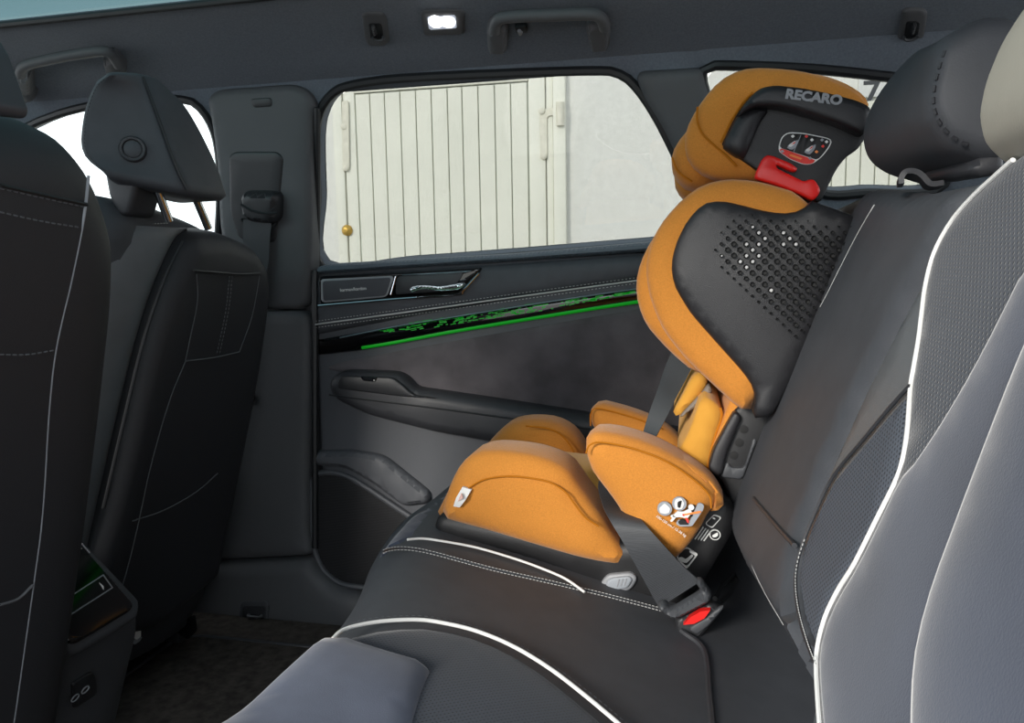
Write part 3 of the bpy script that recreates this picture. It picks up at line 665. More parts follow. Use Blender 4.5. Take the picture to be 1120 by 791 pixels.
# --- lower back pad and back frame
cpart('lower_back_pad', [(738, 500), (751, 479), (758, 461), (765, 440), (771, 434.5), (786, 442.5), (792, 453), (790, 464), (782, 490), (776, 522), (772, 540), (745, 530)], .875, .30, M['olive'], r=.014, hf=.012, rp=.012)
cseam([(788, 446), (789, 457), (780, 485), (772, 522)], .8755, .0016)
cpart('back_pad_liner', [(735, 456), (738, 447), (748, 430), (757, 412), (770, 405), (776, 418), (768, 432), (752, 448), (744, 457)], .93, .22, M['olive'], r=.010, rp=.008)
cpart('back_pad_edge', [(743, 456.5), (752, 447), (768, 430), (775, 420), (780, 428), (770, 441), (752, 452), (746, 457.5)], .925, .23, mat('grey_mesh_fabric', (128, 120, 112), .9), r=.005, rp=.004)
bk = cpart('back_frame', [(774, 517), (779, 495), (793, 467), (803, 448), (850, 410), (880, 360), (905, 300), (915, 330), (890, 400), (845, 500), (815, 560), (800, 560), (790, 525)], .862, .35, M['shelld'], r=.006, rp=.01)
cpart('height_rail', [(774, 515), (779, 495), (793, 468), (804, 449), (812, 457), (806, 470), (795, 497), (790, 519), (787, 522)], .853, .03, M['shell'], r=.004, rp=.008, parent=bk)
for p in ((813.5, 470), (808.5, 484.5), (802.5, 498.5)):
    u, v = CH.uv(p[0], p[1], YN-.86); lathe('rail_hole', CH, u, v, [(.0045, YN-.866), (.0045, YN-.8605), (.003, YN-.8604)], M['hole'], bk, 14)
cpart('rail_end', [(788, 522), (795, 505), (800, 512), (814, 512), (824, 480), (828, 482), (812, 525), (795, 523)], .858, .01, M['plastg'], r=.002, rp=.003, parent=bk)
# --- shoulder wings
ow = [(884, 219), (872, 208), (834, 197), (810, 194), (790, 194.5), (766, 201), (743, 219), (722, 244), (710, 267), (705, 294), (709, 324), (724, 362), (751, 396), (781, 424), (808, 449), (820, 455), (826, 447), (827, 436), (850, 420), (880, 330), (903, 235)]
wing = cpart('shoulder_wing', ow, YN-.002, .07, M['orange'], r=.022, hf=.018, hb=.02, rp=.012, mirror=True)
iw = [(745, 218), (724, 244), (708, 268), (698, 290), (693.5, 313), (697, 336), (706, 358), (733, 388), (765, 415), (800, 400), (800, 260), (780, 215)]
cpart('wing_pad', iw, YN+.022, .08, M['orange'], r=.022, hf=.02, hb=.03, rp=.02, mirror=True)
sh = [(886, 218), (883, 226), (868, 233), (850, 232.5), (831, 229), (805, 222), (789, 219), (770, 221), (752, 240), (739, 266), (733.5, 290), (737, 313), (755, 343), (785, 377), (812, 407), (823, 422), (827, 436), (824, 452), (822, 460), (846, 456), (870, 410), (905, 330), (940, 245), (938, 236)]
vs = dict(r=.012, hf=.006, hb=.006)
shell = cpart('side_shell', sh, YN-.012, .03, M['shell'], r=.014, hf=.008, hb=.004, rb=0, dome=.006, rp=.008)
soft('side_shell', CH, rpoly(cpix(sh, YN-.012, False), .008), M['shell'], cs, w=-.012, wall=.018, r=.014, hf=.008, hb=.004, dome=.006, mirror=YC)
# ventilation holes: recessed cups set in the shell
def holes(rows, name, m, dep, extra=1.0):
    V0, F0 = [], []
    for (px, py, rr) in rows:
        u, v = CH.uv(px, py, .017); n = 10; b = len(V0)
        for rad, w_ in ((rr*1.18, .0175), (rr*1.05, .0192), (rr*.9, .0190), (rr*.82, .0165)):
            for k in range(n):
                a = 2*math.pi*k/n; V0.append(CH.p(u+rad*math.cos(a), v+rad*math.sin(a), w_))
        for i in range(3):
            for k in range(n): F0.append((b+i*n+k, b+i*n+(k+1) % n, b+(i+1)*n+(k+1) % n, b+(i+1)*n+k))
        F0.append(tuple(range(b+3*n, b+4*n)))
    if V0:
        o = mesh_obj(name, V0, F0, m, shell); o['kind'] = 'stuff'; return o
rows, lit = [], []
field = np.array([(777, 268), (803, 234), (859, 238), (945, 250), (925, 285), (873, 377), (827, 334), (785, 293)])
for i in range(-20, 30):
    for j in range(-20, 30):
        p_ = np.array((789.0, 267.0))+i*np.array((6.75, 6.3))+j*np.array((6.75, -6.3))
        if not inside(p_[None], field)[0]: continue
        e_ = float(seg_dist(p_[None], [tuple(q) for q in field])[0])
        rows.append((p_[0], p_[1], .0007+.0017*min(1, e_/17)))
for cx, cy in ((387, 181), (404, 197), (421, 213), (390, 247), (405, 232), (405, 263), (374, 264), (390, 280), (374, 280), (374, 236), (470, 228), (500, 226), (485, 211), (476, 186), (440, 364), (306, 268), (357, 268)):
    q_ = np.array((667+cx*.4005, 175+cy*.4005)); n_ = min(rows, key=lambda r_: (r_[0]-q_[0])**2+(r_[1]-q_[1])**2)
    lit.append((n_[0]+.7, n_[1]+.3, n_[2]*.72))
holes(rows, 'ventilation_holes', M['hole'], .004)
V0, F0 = [], []
for px, py, rr in lit:
    u, v = CH.uv(px, py, .017); b = len(V0)
    for k in range(8): a = 2*math.pi*k/8; V0.append(CH.p(u+rr*math.cos(a), v+rr*math.sin(a), .0172))
    V0.append(CH.p(u, v, .0180))
    F0 += [(b+k, b+(k+1) % 8, b+8) for k in range(8)]
mesh_obj('hole_light_dots', V0, F0, M['holelight'], shell)['kind'] = 'stuff'  # pale dots: light showing in some holes, put in as colour
# centre back pad between the wings
cb = []
for z in (.40, .46, .54, .62, .655): cb.append((backx(z)-.055, z))
for z in (.655, .60, .56, .46, .38): cb.append((backx(z)-.012, z))
soft('back_pad', CH, rpoly(cb, .02), M['orange'], cs, w=-.37, wall=.32, r=.015, hf=.01, hb=.01, rb=.015)
# --- head support
YH = .868
hp = [(955, 117), (949, 103), (930, 90), (907, 80.5), (876, 73), (847, 70.5), (822, 70), (803, 75), (786, 86), (772, 102), (761, 118), (752, 135), (748, 150), (751, 172), (765, 188), (790, 196), (828, 196), (850, 205), (880, 190), (930, 150)]
head = cpart('head_wing', hp, YH, .075, M['orange'], r=.026, hf=.016, hb=.03, rp=.015)
soft('head_wing', CH, rpoly(cpix(hp[3:16]+[(850, 180), (880, 110)], YH, False), .015), M['orange'], cs, w=YN-YH-.045, wall=.029, r=.026, hf=.016, hb=.03, rb=.026, grid=.025, mirror=YC)
cpart('head_wing_pad', [(757, 134), (748, 142), (738, 156), (733.5, 168), (733.5, 181), (739, 193), (752, 205), (775, 205), (800, 190), (800, 150), (775, 130)], YH+.03, .09, M['orange'], r=.026, rp=.02, mirror=True)
cpart('head_pad', [(955, 117), (949, 103), (930, 90), (907, 81), (880, 76), (870, 100), (880, 130), (910, 125), (940, 122)], YH+.06, .22, M['orange'], r=.012, rp=.015)
cseam([(763, 117), (762.5, 131), (768, 146), (780, 158), (795, 171), (806, 182)], YH-.0008, .0013, par=head)
cseam([(735, 172), (742, 188), (757, 199)], YH+.034, .0012, par=head)
tube('head_seam', [CH.p(*CH.uv(a, b, YN-YH+.003), YN-YH+.003) for a, b in [(788, 156), (800, 131), (812, 113), (823, 101)]], .0012, M['oranges'], head, 6)
hs = [(788.5, 158), (793, 151), (801, 133), (810, 118), (820, 106), (831, 96), (847, 92.5), (876, 95.5), (907, 101.5), (938, 109.5), (954, 117), (950, 146), (938, 164), (926, 171), (915, 185), (897, 223), (870, 215), (838, 198), (828, 186), (813, 176), (801, 168)]
hsh = cpart('head_shell', hs, YH-.004, .02, M['shelld'], r=.005, hf=.003, hb=.002, rb=0, rp=.006, mirror=True)
band = [(806, 127), (812, 116), (821, 105.5), (832, 96), (847, 93), (876, 96), (907, 102), (938, 110), (953.5, 117), (952, 135), (947, 147), (938, 143), (920, 135), (890, 125), (862, 117), (845, 114.5), (826, 115), (815, 121)]
bo_ = cpart('shell_rim', band, YH-.030, .035, M['shell'], r=.006, hf=.006, hb=.002, rb=0, rp=.006, parent=hsh)
cpart('shell_facet', [(789, 158), (793, 151.5), (801, 135), (808, 123), (822, 116.5), (845, 116), (838, 124), (831, 134), (824, 152), (814, 174.5), (801, 167.5)], YH-.018, .02, M['shell'], r=.012, hf=.010, hb=.002, rb=0, rp=.005, parent=hsh)
u, v = CH.uv(890, 106.5, YN-YH+.031); text('brand_lettering', 'RECARO', CH, u, v, YN-YH+.0302, .0126, M['grey'], hsh, ang=-.185, sx=1.10, bold=.0006, ext=.0006, shear=0)
wl_ = YN-YH+.0042
st = cpart('warning_label', [(851.5, 160), (855, 149), (862, 144.5), (878, 145), (905, 150.5), (910.5, 153.5), (908, 160), (900, 171), (889, 179.5), (880, 180.5), (865, 175), (852, 166)], YH-.0052, .002, M['white'], r=.0006, hf=.0005, hb=.0005, rp=.006, parent=hsh)
def hl_(name, px, m, k=1, rp=.001): return cpart(name, px, YH-.0052-.0005*k, .001, M[m], r=.0003, hf=.0002, hb=.0004, rp=rp, parent=hsh)
hl_('label_field', [(853, 159), (856, 150), (862, 145.8), (878, 146.2), (904.5, 151.6), (909, 154), (906.5, 160), (899, 170), (894, 175), (853, 161.5)], 'black', 1, .005)
hl_('label_red_bar', [(852.5, 162), (856, 162.6), (893, 175.6), (888, 179), (880, 179.6), (865, 174), (853, 166)], 'redp', 1, .003)
for cx, cy in ((867, 158), (886, 163)):
    hl_('label_figure', [(cx-7, cy+3), (cx-3, cy-1), (cx+2, cy-3), (cx+6, cy-6), (cx+7, cy-4), (cx+4, cy+2), (cx, cy+6), (cx-4, cy+5)], 'lgrey', 2)
    hl_('label_figure', [(cx-6, cy+2), (cx-1, cy-2), (cx+4, cy-5), (cx+3, cy-1), (cx-2, cy+3)], 'white', 3)
    hl_('label_belt', [(cx-1, cy), (cx+3, cy-4), (cx+4, cy-3.2), (cx, cy+1)], 'redp', 4, .0003)
for cx, cy, m in ((867, 149, 'white'), (882, 149, 'redp'), (888, 153, 'white'), (899, 153, 'lgrey'), (904, 155, 'white'), (900, 160, 'redp'), (893, 166, 'orangep'), (886, 173, 'lgrey'), (855.5, 165.5, 'lgrey')):
    hl_('label_symbol', [(cx-2.2, cy-1.6), (cx+2.2, cy-2), (cx+2.4, cy+1.8), (cx-1.8, cy+2)], m, 2, .002)
hl_('label_line', [(876.5, 146), (877.2, 146.2), (868, 167), (867.3, 166.6)], 'lgrey', 2, .0002)
hl_('label_lettering', [(863, 168), (878, 173.2), (877, 175), (862.5, 170)], 'orangep', 2, .0004)
# red shoulder belt guide
rg_ = [(824.5, 195), (829, 183), (834.5, 172.5), (839, 169), (845, 170), (866, 178.5), (873, 184), (871.5, 187.3), (867, 187.5), (848.5, 179.5), (849.5, 183.5), (880, 198.5), (886, 195.5), (891.5, 196.5), (898, 207), (896, 213), (889.5, 220), (876, 213), (850, 203)]
cpart('belt_guide', rg_, YH-.017, .016, M['red'], r=.003, rp=.004)
cpart('head_column', [(880, 182), (905, 150), (930, 150), (905, 190), (880, 260), (850, 260)], YH+.03, .15, M['shelld'], r=.006, rp=.01)

# ------------------------------------------------------------------ seat belt holding the child seat
sb = thing('seat_belt', 'dark grey seat belt webbing threaded through the orange child seat', 'seat belt', (.02, .8, .26))
pt = lambda a, b, y: atY(a, b, y)
def strip(name, L, width, m, th=.0014):
    """L = (left pixel, right pixel, y left, y right)"""
    c, d, wd = [], [], []
    for (lx, ly), (rx, ry), yl, yr in L:
        A, B = pt(lx, ly, yl), pt(rx, ry, yr); c.append((A+B)/2); d.append((B-A)/np.linalg.norm(B-A)); wd.append(np.linalg.norm(B-A))
    return ribbon(name, c, d, wd, th, m, sb)
strip('shoulder_webbing', [((835, 190), (862, 205), .93, .93), ((775, 300), (800, 315), .945, .945), ((733, 388), (757, 402), .95, .95), ((717, 432), (735, 444), .935, .935), ((700, 486), (713, 488), .92, .91), ((690, 520), (706, 522), .90, .89)], .04, M['beltd'])
strip('lap_webbing', [((655, 526), (684, 528), .86, .88), ((655.5, 540), (690, 552), .842, .842), ((663, 562), (704, 572), .80, .79), ((681, 592), (722, 592), .785, .776), ((702, 630), (745, 617), .785, .772), ((721, 665), (766, 636), .785, .775)], .045, M['belt'])
ribbon('lap_webbing_across', [pt(672, 528, .87), pt(672, 531, .93), pt(680, 526, 1.05), pt(680, 515, 1.18)], [(.3, 0, 1), (1, 0, .3), (1, 0, 0), (1, 0, 0)], .04, .0014, M['belt'], sb)
TG = Fr(pt(748, 655, .78), (1, 0, 0), (0, 0, 1), (0, -1, 0))
def tpart(name, px, w0, m, par, hf=.008, r=.004, rp=.006, hb=.006, holes=()):
    return soft(name, TG, rpoly(TG.pix(px, w0), rp), m, par, w=w0, r=r, hf=hf, hb=hb, rb=r, grid=.03, holes=[rpoly(TG.pix(h, w0), .003) for h in holes])
tpart('tongue', [(717.5, 662), (722, 657), (727, 657), (734, 664.5), (767, 644.5), (760.5, 636), (761, 631), (768, 632), (779, 648), (776.5, 656), (740, 675), (731, 673)], .004, M['plastg'], sb, hf=.011)
bk_ = thing('belt_buckle', 'black belt buckle with bright red release button beside the child seat base', 'buckle', pt(765, 690, .78))
tpart('buckle_body', [(738, 674), (776, 655), (790, 664), (786, 672), (762, 700), (748, 700), (738, 690)], -.004, M['plast'], bk_, hf=.009)
tpart('release_button', [(745, 680), (775, 662.5), (779, 670.5), (751, 685.5)], .009, M['red'], bk_, hf=.003, r=0, rp=.003)
tpart('buckle_rim', [(752, 687), (778, 670), (791, 661), (792, 664), (775, 684), (762, 694)], .004, M['plastg'], bk_, hf=.003, r=.002, rp=.003)
# ------------------------------------------------------------------ rear bench seat
rb = thing('rear_bench_seat', 'dark leather and grey suede rear bench seat with white piping', 'car seat', (.05, .7, FLOOR))
# cushion body
fe = CUSH.pix([(255, 791), (300, 747), (345, 706), (378, 668), (398, 634), (407, 606), (424, 579), (447, 555), (470, 541)], -.01)
co = [(-.02, -.22), (-.02, .30), (.2, .34), (.40, .36)]+fe+[(1.1, .345), (1.25, .33), (1.36, .28), (1.38, -.22)]
cu = soft('cushion', CUSH, rpoly(co, .03), M['leather'], rb, w=-.03, r=.05, hf=.03, hb=.16, grid=.03)
# near seat insert with white piping
pp = [(364, 699), (374, 690), (392, 684), (420, 679.5), (455, 678), (482, 681), (520, 690), (560, 706.5), (600, 730.5), (640, 761), (690, 803)]
pw = .006
pu = CUSH.pix(pp, pw)
ins = spl(pu, n=4)+[(.02, -.02), (.02, .31), (.3, .34)]+CUSH.pix([(262, 786), (305, 745), (345, 708)], pw)
io = soft('suede_insert', CUSH, rpoly(ins, .01), M['perf'], cu, w=-.02, r=.02, hf=.026, hb=.01, grid=.03, dome=.006)
rl = CUSH.pix([(258, 789), (300, 748), (345, 707), (364, 699), (400, 712), (440, 724), (474, 733), (462, 760), (452, 795), (440, 850)], pw)+[(.30, .22), (.02, .2), (.02, .33), (.3, .35)]
soft('suede_front_roll', CUSH, rpoly(rl, .02), M['alclit'], cu, w=.008, r=.02, hf=.010, hb=.01, grid=.03, dome=.004)
tube('piping', [CUSH.p(a, b, pw) for a, b in spl(pu, n=8)], .0018, M['piping'], cu, 8)
stitches('stitching', line3(CUSH, [(366, 693), (390, 680), (420, 675), (455, 673.5), (484, 677), (522, 686), (562, 702.5), (602, 726), (644, 757), (690, 795)], .002), M['threadd'], cu, .003, .003, .0004)
# middle seams and far insert
s1 = [(419, 605), (425, 603), (436, 601.5), (452, 602.5), (475, 607), (540, 624.5), (600, 638), (660, 652), (725, 669)]
stitches('stitching', line3(CUSH, s1, .002), M['thread'], cu, .0025, .0015, .0005)
stitches('stitching', line3(CUSH, [(a, b-3.2) for a, b in s1], .002), M['thread'], cu, .0025, .0015, .0005)
tube('seam', line3(CUSH, [(a, b-1.6) for a, b in s1], .0005), .0016, M['leathd'], cu, 6)
fp = [(446, 588.5), (462, 587.5), (482, 590), (520, 597), (560, 608.5), (590, 619), (618, 631), (640, 646)]
fu = CUSH.pix(fp, .006); tube('piping', [CUSH.p(a, b, .004) for a, b in spl(fu, n=8)], .0014, M['piping'], cu, 8)
fi = spl(fu, n=4)+[(1.3, -.02), (1.32, .26), (1.22, .315), (1.08, .335)]+CUSH.pix([(476, 540), (449, 556), (427, 580), (414, 600), (424, 597)], .002)
soft('far_suede_insert', CUSH, rpoly(fi, .01), M['alc'], cu, w=-.02, r=.02, hf=.018, hb=.01, grid=.03)
# recess behind the buckle
tube('seam', line3(CUSH, [(745, 690), (770, 712), (776, 760), (780, 800)], .001), .003, M['leathd'], cu, 6)
tube('buckle_loop', [CUSH.p(*CUSH.uv(a, b, .02), .02) for a, b in [(782, 655), (790, 640), (803, 628), (806, 636), (798, 650), (786, 660)]], .003, M['rubber'], cu, 6)

# backrest, three sections
mw = .008
ml = [(962, 203), (937, 245), (909, 300), (881, 350), (850, 412), (826, 470), (811, 530), (806, 570), (808, 598), (822, 630), (850, 676), (885, 740), (900, 770)]
mr = [(1062, 188), (1032, 256), (986, 340), (945, 422), (911, 498), (884, 562), (869, 610), (868, 645), (876, 690), (892, 740)]
mo = BACK.pix(ml, -.004)+BACK.pix(mr[::-1], mw)+BACK.pix([(1040, 193), (1000, 203)], mw)
mb = soft('middle_backrest', BACK, rpoly(mo, .01), M['leather'], rb, w=-.02, r=.022, hf=.03, hb=.10, grid=.025)
st = [(843, 481), (831, 514), (822, 548), (815, 585), (820, 612), (835, 646), (857, 684)]
stitches('stitching', line3(BACK, st, .0085), M['thread'], mb, .002, .0012, .0003)
tube('seam', line3(BACK, [(824, 545), (845, 570), (869, 597)], .011), .002, M['leathd'], mb, 6)
# folded pull strap on top of the middle section
def bp(px, py, w): return BACK.p(*BACK.uv(px, py, w), w)
lp_ = [(985, 203), (985, 196), (990, 190), (1000, 190), (1008, 195), (1016, 203), (1030, 202)]
ribbon('pull_strap', [atY(a, b, .66) for a, b in lp_], [(.2, 1, 0)]*len(lp_), .035, .004, M['leathd'], mb, 6)
# far section behind the child seat
fo = [(.80, .02), (.80, .36), (.83, .395), (.95, .415), (1.2, .41), (1.33, .37), (1.38, .30), (1.38, .0)]
fbk = soft('far_backrest', BACK, rpoly(fo, .03), M['leather'], rb, w=-.045, r=.03, hf=.03, hb=.10, grid=.03)
tube('piping', line3(BACK, [(957, 225), (954, 230), (938, 258), (921, 291), (906, 321), (898, 336)], .009), .0013, M['piping'], fbk, 8)
hl_pts = [(898, 214), (930, 203), (965, 193), (990, 186), (1000, 192), (975, 203)]
# near section
no = BACK.pix([(a+1.5, b) for a, b in mr], .004)
no = no+[(.40, .03), (.0, .02), (-.06, .10), (-.06, .36), (.0, .40), (.30, .415)]+BACK.pix([(1100, 172)], .004)
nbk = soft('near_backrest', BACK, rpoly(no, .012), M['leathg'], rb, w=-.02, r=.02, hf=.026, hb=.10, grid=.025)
npw = .008
np_ = [(1108, 175), (1090, 191), (1062, 217), (1040, 243), (1022, 276), (1012.5, 311), (1008, 345), (1004.5, 373), (999, 405), (996, 424), (992.5, 472), (987, 505), (979, 528), (959, 568), (935, 616), (917, 645), (903, 674), (894.5, 706), (893, 735), (897, 800)]
nu = BACK.pix(np_, npw)
tube('piping', [BACK.p(a, b, npw) for a, b in spl(nu, n=6)], .0014, M['piping'], nbk, 8)
pan = spl(nu, n=3)+[(.30, .05), (.02, .06), (-.04, .12), (-.04, .34), (.02, .38), (.30, .40)]
soft('perforated_panel', BACK, rpoly(pan, .008), M['perf'], nbk, w=.0055, r=.02, hf=.005, hb=.01, grid=.025)
tri = [(995, 424), (975, 446), (945, 482), (911, 524), (888, 572), (875, 608), (871, 640), (877, 680), (893, 725), (894.5, 706), (903, 674), (917, 645), (935, 616), (959, 568), (979, 528), (987, 505), (992, 472)]
tu = BACK.pix(tri, .008); soft('perforated_wedge', BACK, rpoly(tu, .004), M['perfd'], nbk, w=-.004, r=.006, hf=.012, hb=.01, grid=.025)
tube('seam', line3(BACK, [(995, 422), (975, 444), (945, 480), (911, 522), (888, 570), (874, 608), (870, 640), (876, 682), (891, 725)], .009), .0012, M['leathd'], nbk, 6)
stitches('stitching', line3(BACK, [(880, 590), (872, 615), (870, 640), (874, 670), (884, 705), (893, 728)], .0115), M['thread'], nbk, .0016, .0014, .00035)
# suede centre panel and outer bolster of the near section
ce = BACK.pix([(1125, 285), (1075, 385), (1035, 455), (1002, 505), (985, 525), (963, 571), (939, 619), (921, 649), (907, 678), (898.5, 708), (897, 738), (902, 805)], .0105)
cen = spl(ce, n=5)+[(.2, .07), (.0, .09), (-.02, .30), (.20, .36)]
soft('suede_panel', BACK, rpoly(cen, .02), M['alc'], nbk, w=.0100, r=.03, hf=.004, hb=.01, grid=.025)
bl = spl(BACK.pix([(1130, 330), (1100, 400), (1065, 490), (1035, 570), (1008, 645), (990, 720), (985, 810)], .018), n=5)+[(.10, .06), (-.04, .10), (-.05, .30), (.10, .33)]
soft('outer_bolster', BACK, rpoly(bl, .01), M['alc'], nbk, w=.0135, r=.05, hf=.008, hb=.01, grid=.025)
stitches('stitching', line3(BACK, [(1046, 462), (1030, 530), (1010, 600), (990, 660), (975, 710)], .0115), M['thread'], nbk, .0012, .0016, .0003)
# headrests
def headrest(P, Q, m, seam=None):
    A = [np.array(q) for q in spl([tuple(p) for p in P], True, 6)]; B = [np.array(q) for q in spl([tuple(p) for p in Q], True, 6)]
    rings = []
    for i in range(5):
        a = math.pi/2*i/4; s = .62+.38*math.sin(a); c = np.mean(A, 0); rings.append([c+(p-c)*s+np.array((0, -.022*math.cos(a)+.012, 0)) for p in A])
    for t in (.2, .4, .6, .8): rings.append([p*(1-t)+q*t+np.array((0, .012*(1-t), 0)) for p, q in zip(A, B)])
    for i in range(5):
        a = math.pi/2*i/4; s = .5+.5*math.cos(a); c = np.mean(B, 0); rings.append([c+(p-c)*s+np.array((0, .03*math.sin(a), 0)) for p in B])
    n = len(A); v = [p for r in rings for p in r]
    f = [(i*n+k, i*n+(k+1) % n, (i+1)*n+(k+1) % n, (i+1)*n+k) for i in range(len(rings)-1) for k in range(n)]+[tuple(range(n))[::-1], tuple(range((len(rings)-1)*n, len(rings)*n))]
    return mesh_obj('headrest', v, f, m, rb, ang=80)
P = [atY(a, b, .60) for a, b in [(1032, 42), (1018, 80), (1013, 112), (1020, 140), (1048, 166), (1110, 168), (1125, 40), (1085, 15)]]
Q = [atY(a, b, .76) for a, b in [(1012, 52), (984, 74), (956, 112), (946, 148), (956, 178), (990, 196), (1030, 190), (1040, 60)]]
mh = headrest(P, Q, M['leather']); mh['label'] = 'smooth dark leather middle headrest'
sq = [np.array(p)+np.array((-.003, -.006, 0)) for p in spl([tuple(atY(a, b, .600)) for a, b in [(1036, 58), (1027, 85), (1023, 112), (1029, 134), (1045, 152), (1066, 162)]], n=6)]
stitches('stitching', sq, M['leathd'], mh, .004, .0035, .0013)
Q = [atY(a, b, .47) for a, b in [(1135, -12), (1112, 18), (1092, 50), (1075, 92), (1068, 128), (1074, 158), (1096, 180), (1125, 190)]]
P = [np.array((p[0], p[1]-.30, p[2]+.006)) for p in Q]
B_ = [np.array((p[0]+.10, p[1]-.02, p[2]+.01)) for p in Q[::2]]+[np.array((p[0]+.10, p[1]+.02, p[2]+.01)) for p in P[::2]]
nh = hull('headrest', P+Q+B_, M['leathlit'], rb, bev=.02, seg=5); nh['label'] = 'leather headrest at the right edge, daylight painted into its pale grey'
for y, x in ((.25, .20), (.40, .20)):
    tube('headrest_post', [np.array((x-.02, y, .62)), np.array((x, y, .69))], .006, M['chrome'], rb, 10)
hull('headrest_base', [atY(a, b, y) for a, b, y in [(990, 200, .74), (1010, 180, .74), (1062, 175, .6), (1062, 196, .6), (1100, 160, .6), (1100, 190, .6), (1040, 170, .74), (1040, 200, .74)]], M['leathd'], rb, bev=.006)

# ------------------------------------------------------------------ front passenger seat
fs = thing('bucket_seat', 'black leather front passenger seat seen from behind, headrest with round button', 'car seat', (-.95, 1.1, FLOOR))
PB = Fr((-.79, 0, .487), (0, 1, 0), (.2, 0, .98), (.98, 0, -.2))
bo2 = [(.93, -.46), (.93, -.2), (.94, .05), (.94, .19), (.975, .232), (1.08, .225), (1.21, .20), (1.29, .15), (1.33, .0), (1.34, -.25), (1.30, -.46)]
bk = soft('backrest', PB, rpoly(bo2, .03), M['leather'], fs, w=-.13, r=.06, hf=.05, hb=.06, rb=.05, wall=.03, grid=.03)
rp_ = PB.pix([(196, 258), (208, 252), (240, 254), (272, 268), (286, 290), (288, 320), (277, 400), (262, 480), (244, 565), (230, 632), (160, 690), (100, 700), (88, 655), (92, 612), (108, 555), (130, 460), (152, 368), (172, 308)], -.035)
ed_ = [PB.p(*PB.uv(x, y, -.03), -.03) for x, y in spl([(206, 250), (190, 263), (168, 312), (148, 374), (126, 464), (104, 562), (92, 622)], n=4)]
V_, F_ = [], []
for i, p in enumerate(ed_):
    f_ = np.array((p[0]-.14, .845, p[2]+.004)); m_ = (p+f_)/2+np.array((.018, -.018, 0)); i1 = np.array((f_[0], f_[1]+.07, f_[2])); i2 = p+np.array((-.05, .06, 0))
    ring = rpoly([p, (p*.75+f_*.25)+np.array((.014, -.014, 0)), (p*.4+f_*.6)+np.array((.016, -.016, 0)), f_, i1, i2], .02, 3)
    nq = len(ring); V_ += [np.array(q) for q in ring]
    if i: F_ += [((i-1)*nq+k, (i-1)*nq+(k+1) % nq, i*nq+(k+1) % nq, i*nq+k) for k in range(nq)]
F_ += [tuple(range(nq))[::-1], tuple(range(len(V_)-nq, len(V_)))]
mesh_obj('side_bolster', V_, F_, M['leathg'], fs, ang=60)  # paler than the backrest leather: light on this flank is in its colour
rpo = soft('rear_panel', PB, rpoly(rp_, .02), M['seatback'], fs, w=-.05, r=.035, hf=.045, hb=.05, grid=.03)
def pseam(px, w=.0, m='leathd', r=.0016, st=False, par=None):
    L = line3(PB, px, w)
    return stitches('stitching', L, M[m], par or rpo, .004, .003, .0008) if st else tube('seam', L, r, M[m], par or rpo, 6)
pseam([(212, 296), (235, 298), (262, 300), (284, 299)], -.001, 'rubber', .002)
pseam([(215, 300), (216, 330), (208, 370), (203, 394)], -.002, 'threadd', .0009)
pseam([(284, 302), (276, 345), (262, 385)], -.004, 'threadd', .0009)
pseam([(203, 395), (235, 391), (262, 385)], -.001, 'threadd', .0011)
pseam([(251, 302), (247, 340), (237, 388)], -.001, 'threadd', st=True); pseam([(254, 302), (250, 340), (240, 388)], -.001, 'threadd', st=True)
pseam([(203, 395), (185, 440), (165, 510), (152, 570), (140, 620), (128, 660)], -.001, 'threadd', .0009)
pseam([(145, 570), (180, 558), (215, 538), (238, 518)], -.002, 'threadd', .0011)
pseam([(199, 264), (179, 307), (157, 372), (135, 462), (113, 556)], -.012, 'rubber', .0025)
pseam([(125, 268), (140, 254), (160, 246), (185, 244)], -.06, 'thread', st=True, par=bk)
# headrest: a wedge lofted from rounded cross-sections, top to bottom
NT = 15
def col(px, f):
    q = [tuple(f(*p)) for p in px]; q = spl(q, n=8); return [np.array(p) for p in resamp(q, 1e-9+sum(np.linalg.norm(np.array(a)-np.array(b)) for a, b in zip(q, q[1:]))/(NT-1), closed=False)]
Lc = col([(118, 82), (103, 92), (96, 105), (89, 125), (85, 155), (91, 172), (109, 186)], lambda a, b: atY(a, b, .94))
xr = lambda b: -.765+.05*(b-78)/130
R1 = col([(157, 84), (172, 125), (192, 180), (205, 207)], lambda a, b: atX(a, b, xr(b)))
R2 = col([(181, 92), (207, 118), (235, 170), (251, 214)], lambda a, b: atX(a, b, xr(b)))
rings = []
for k in range(NT):
    f = R2[k]+np.array((-.10, .015, .0)); mfr = (Lc[k]+f)/2+np.array((-.03, 0, 0))
    rings.append([np.array(p) for p in rpoly([Lc[k], R1[k], R2[k], f, mfr], .014, 4)])
def cap(r0, r1, n=4):
    c = np.mean(r0, 0); d = np.array((0, 0, 1.0 if np.mean(r0, 0)[2] > np.mean(r1, 0)[2] else -1.0)); o = []
    for i in range(1, n+1):
        a = math.pi/2*i/n; o.append([c+(p-c)*(1-.35*(1-math.cos(a)))+d*.007*math.sin(a) for p in r0])
    return o
rings = cap(rings[0], rings[1])[::-1]+rings+[[p+np.array((0, 0, -.004)) for p in r] for r in cap(rings[-1], rings[-2], 2)[:1]]
vs_, fs_ = [], []; nn_ = len(rings[0])
for r_ in rings: vs_ += r_
for i in range(len(rings)-1):
    for k in range(nn_): a = i*nn_+k; b = i*nn_+(k+1) % nn_; fs_.append((a, b, b+nn_, a+nn_))
fs_ += [tuple(range(nn_))[::-1], tuple(range((len(rings)-1)*nn_, len(rings)*nn_))]
hr = mesh_obj('headrest', vs_, fs_, M['leather'], fs, ang=60)
lw = [atY(a, b, .985) for a, b in [(112, 184), (135, 192), (150, 198), (140, 236), (126, 236), (117, 212)]]
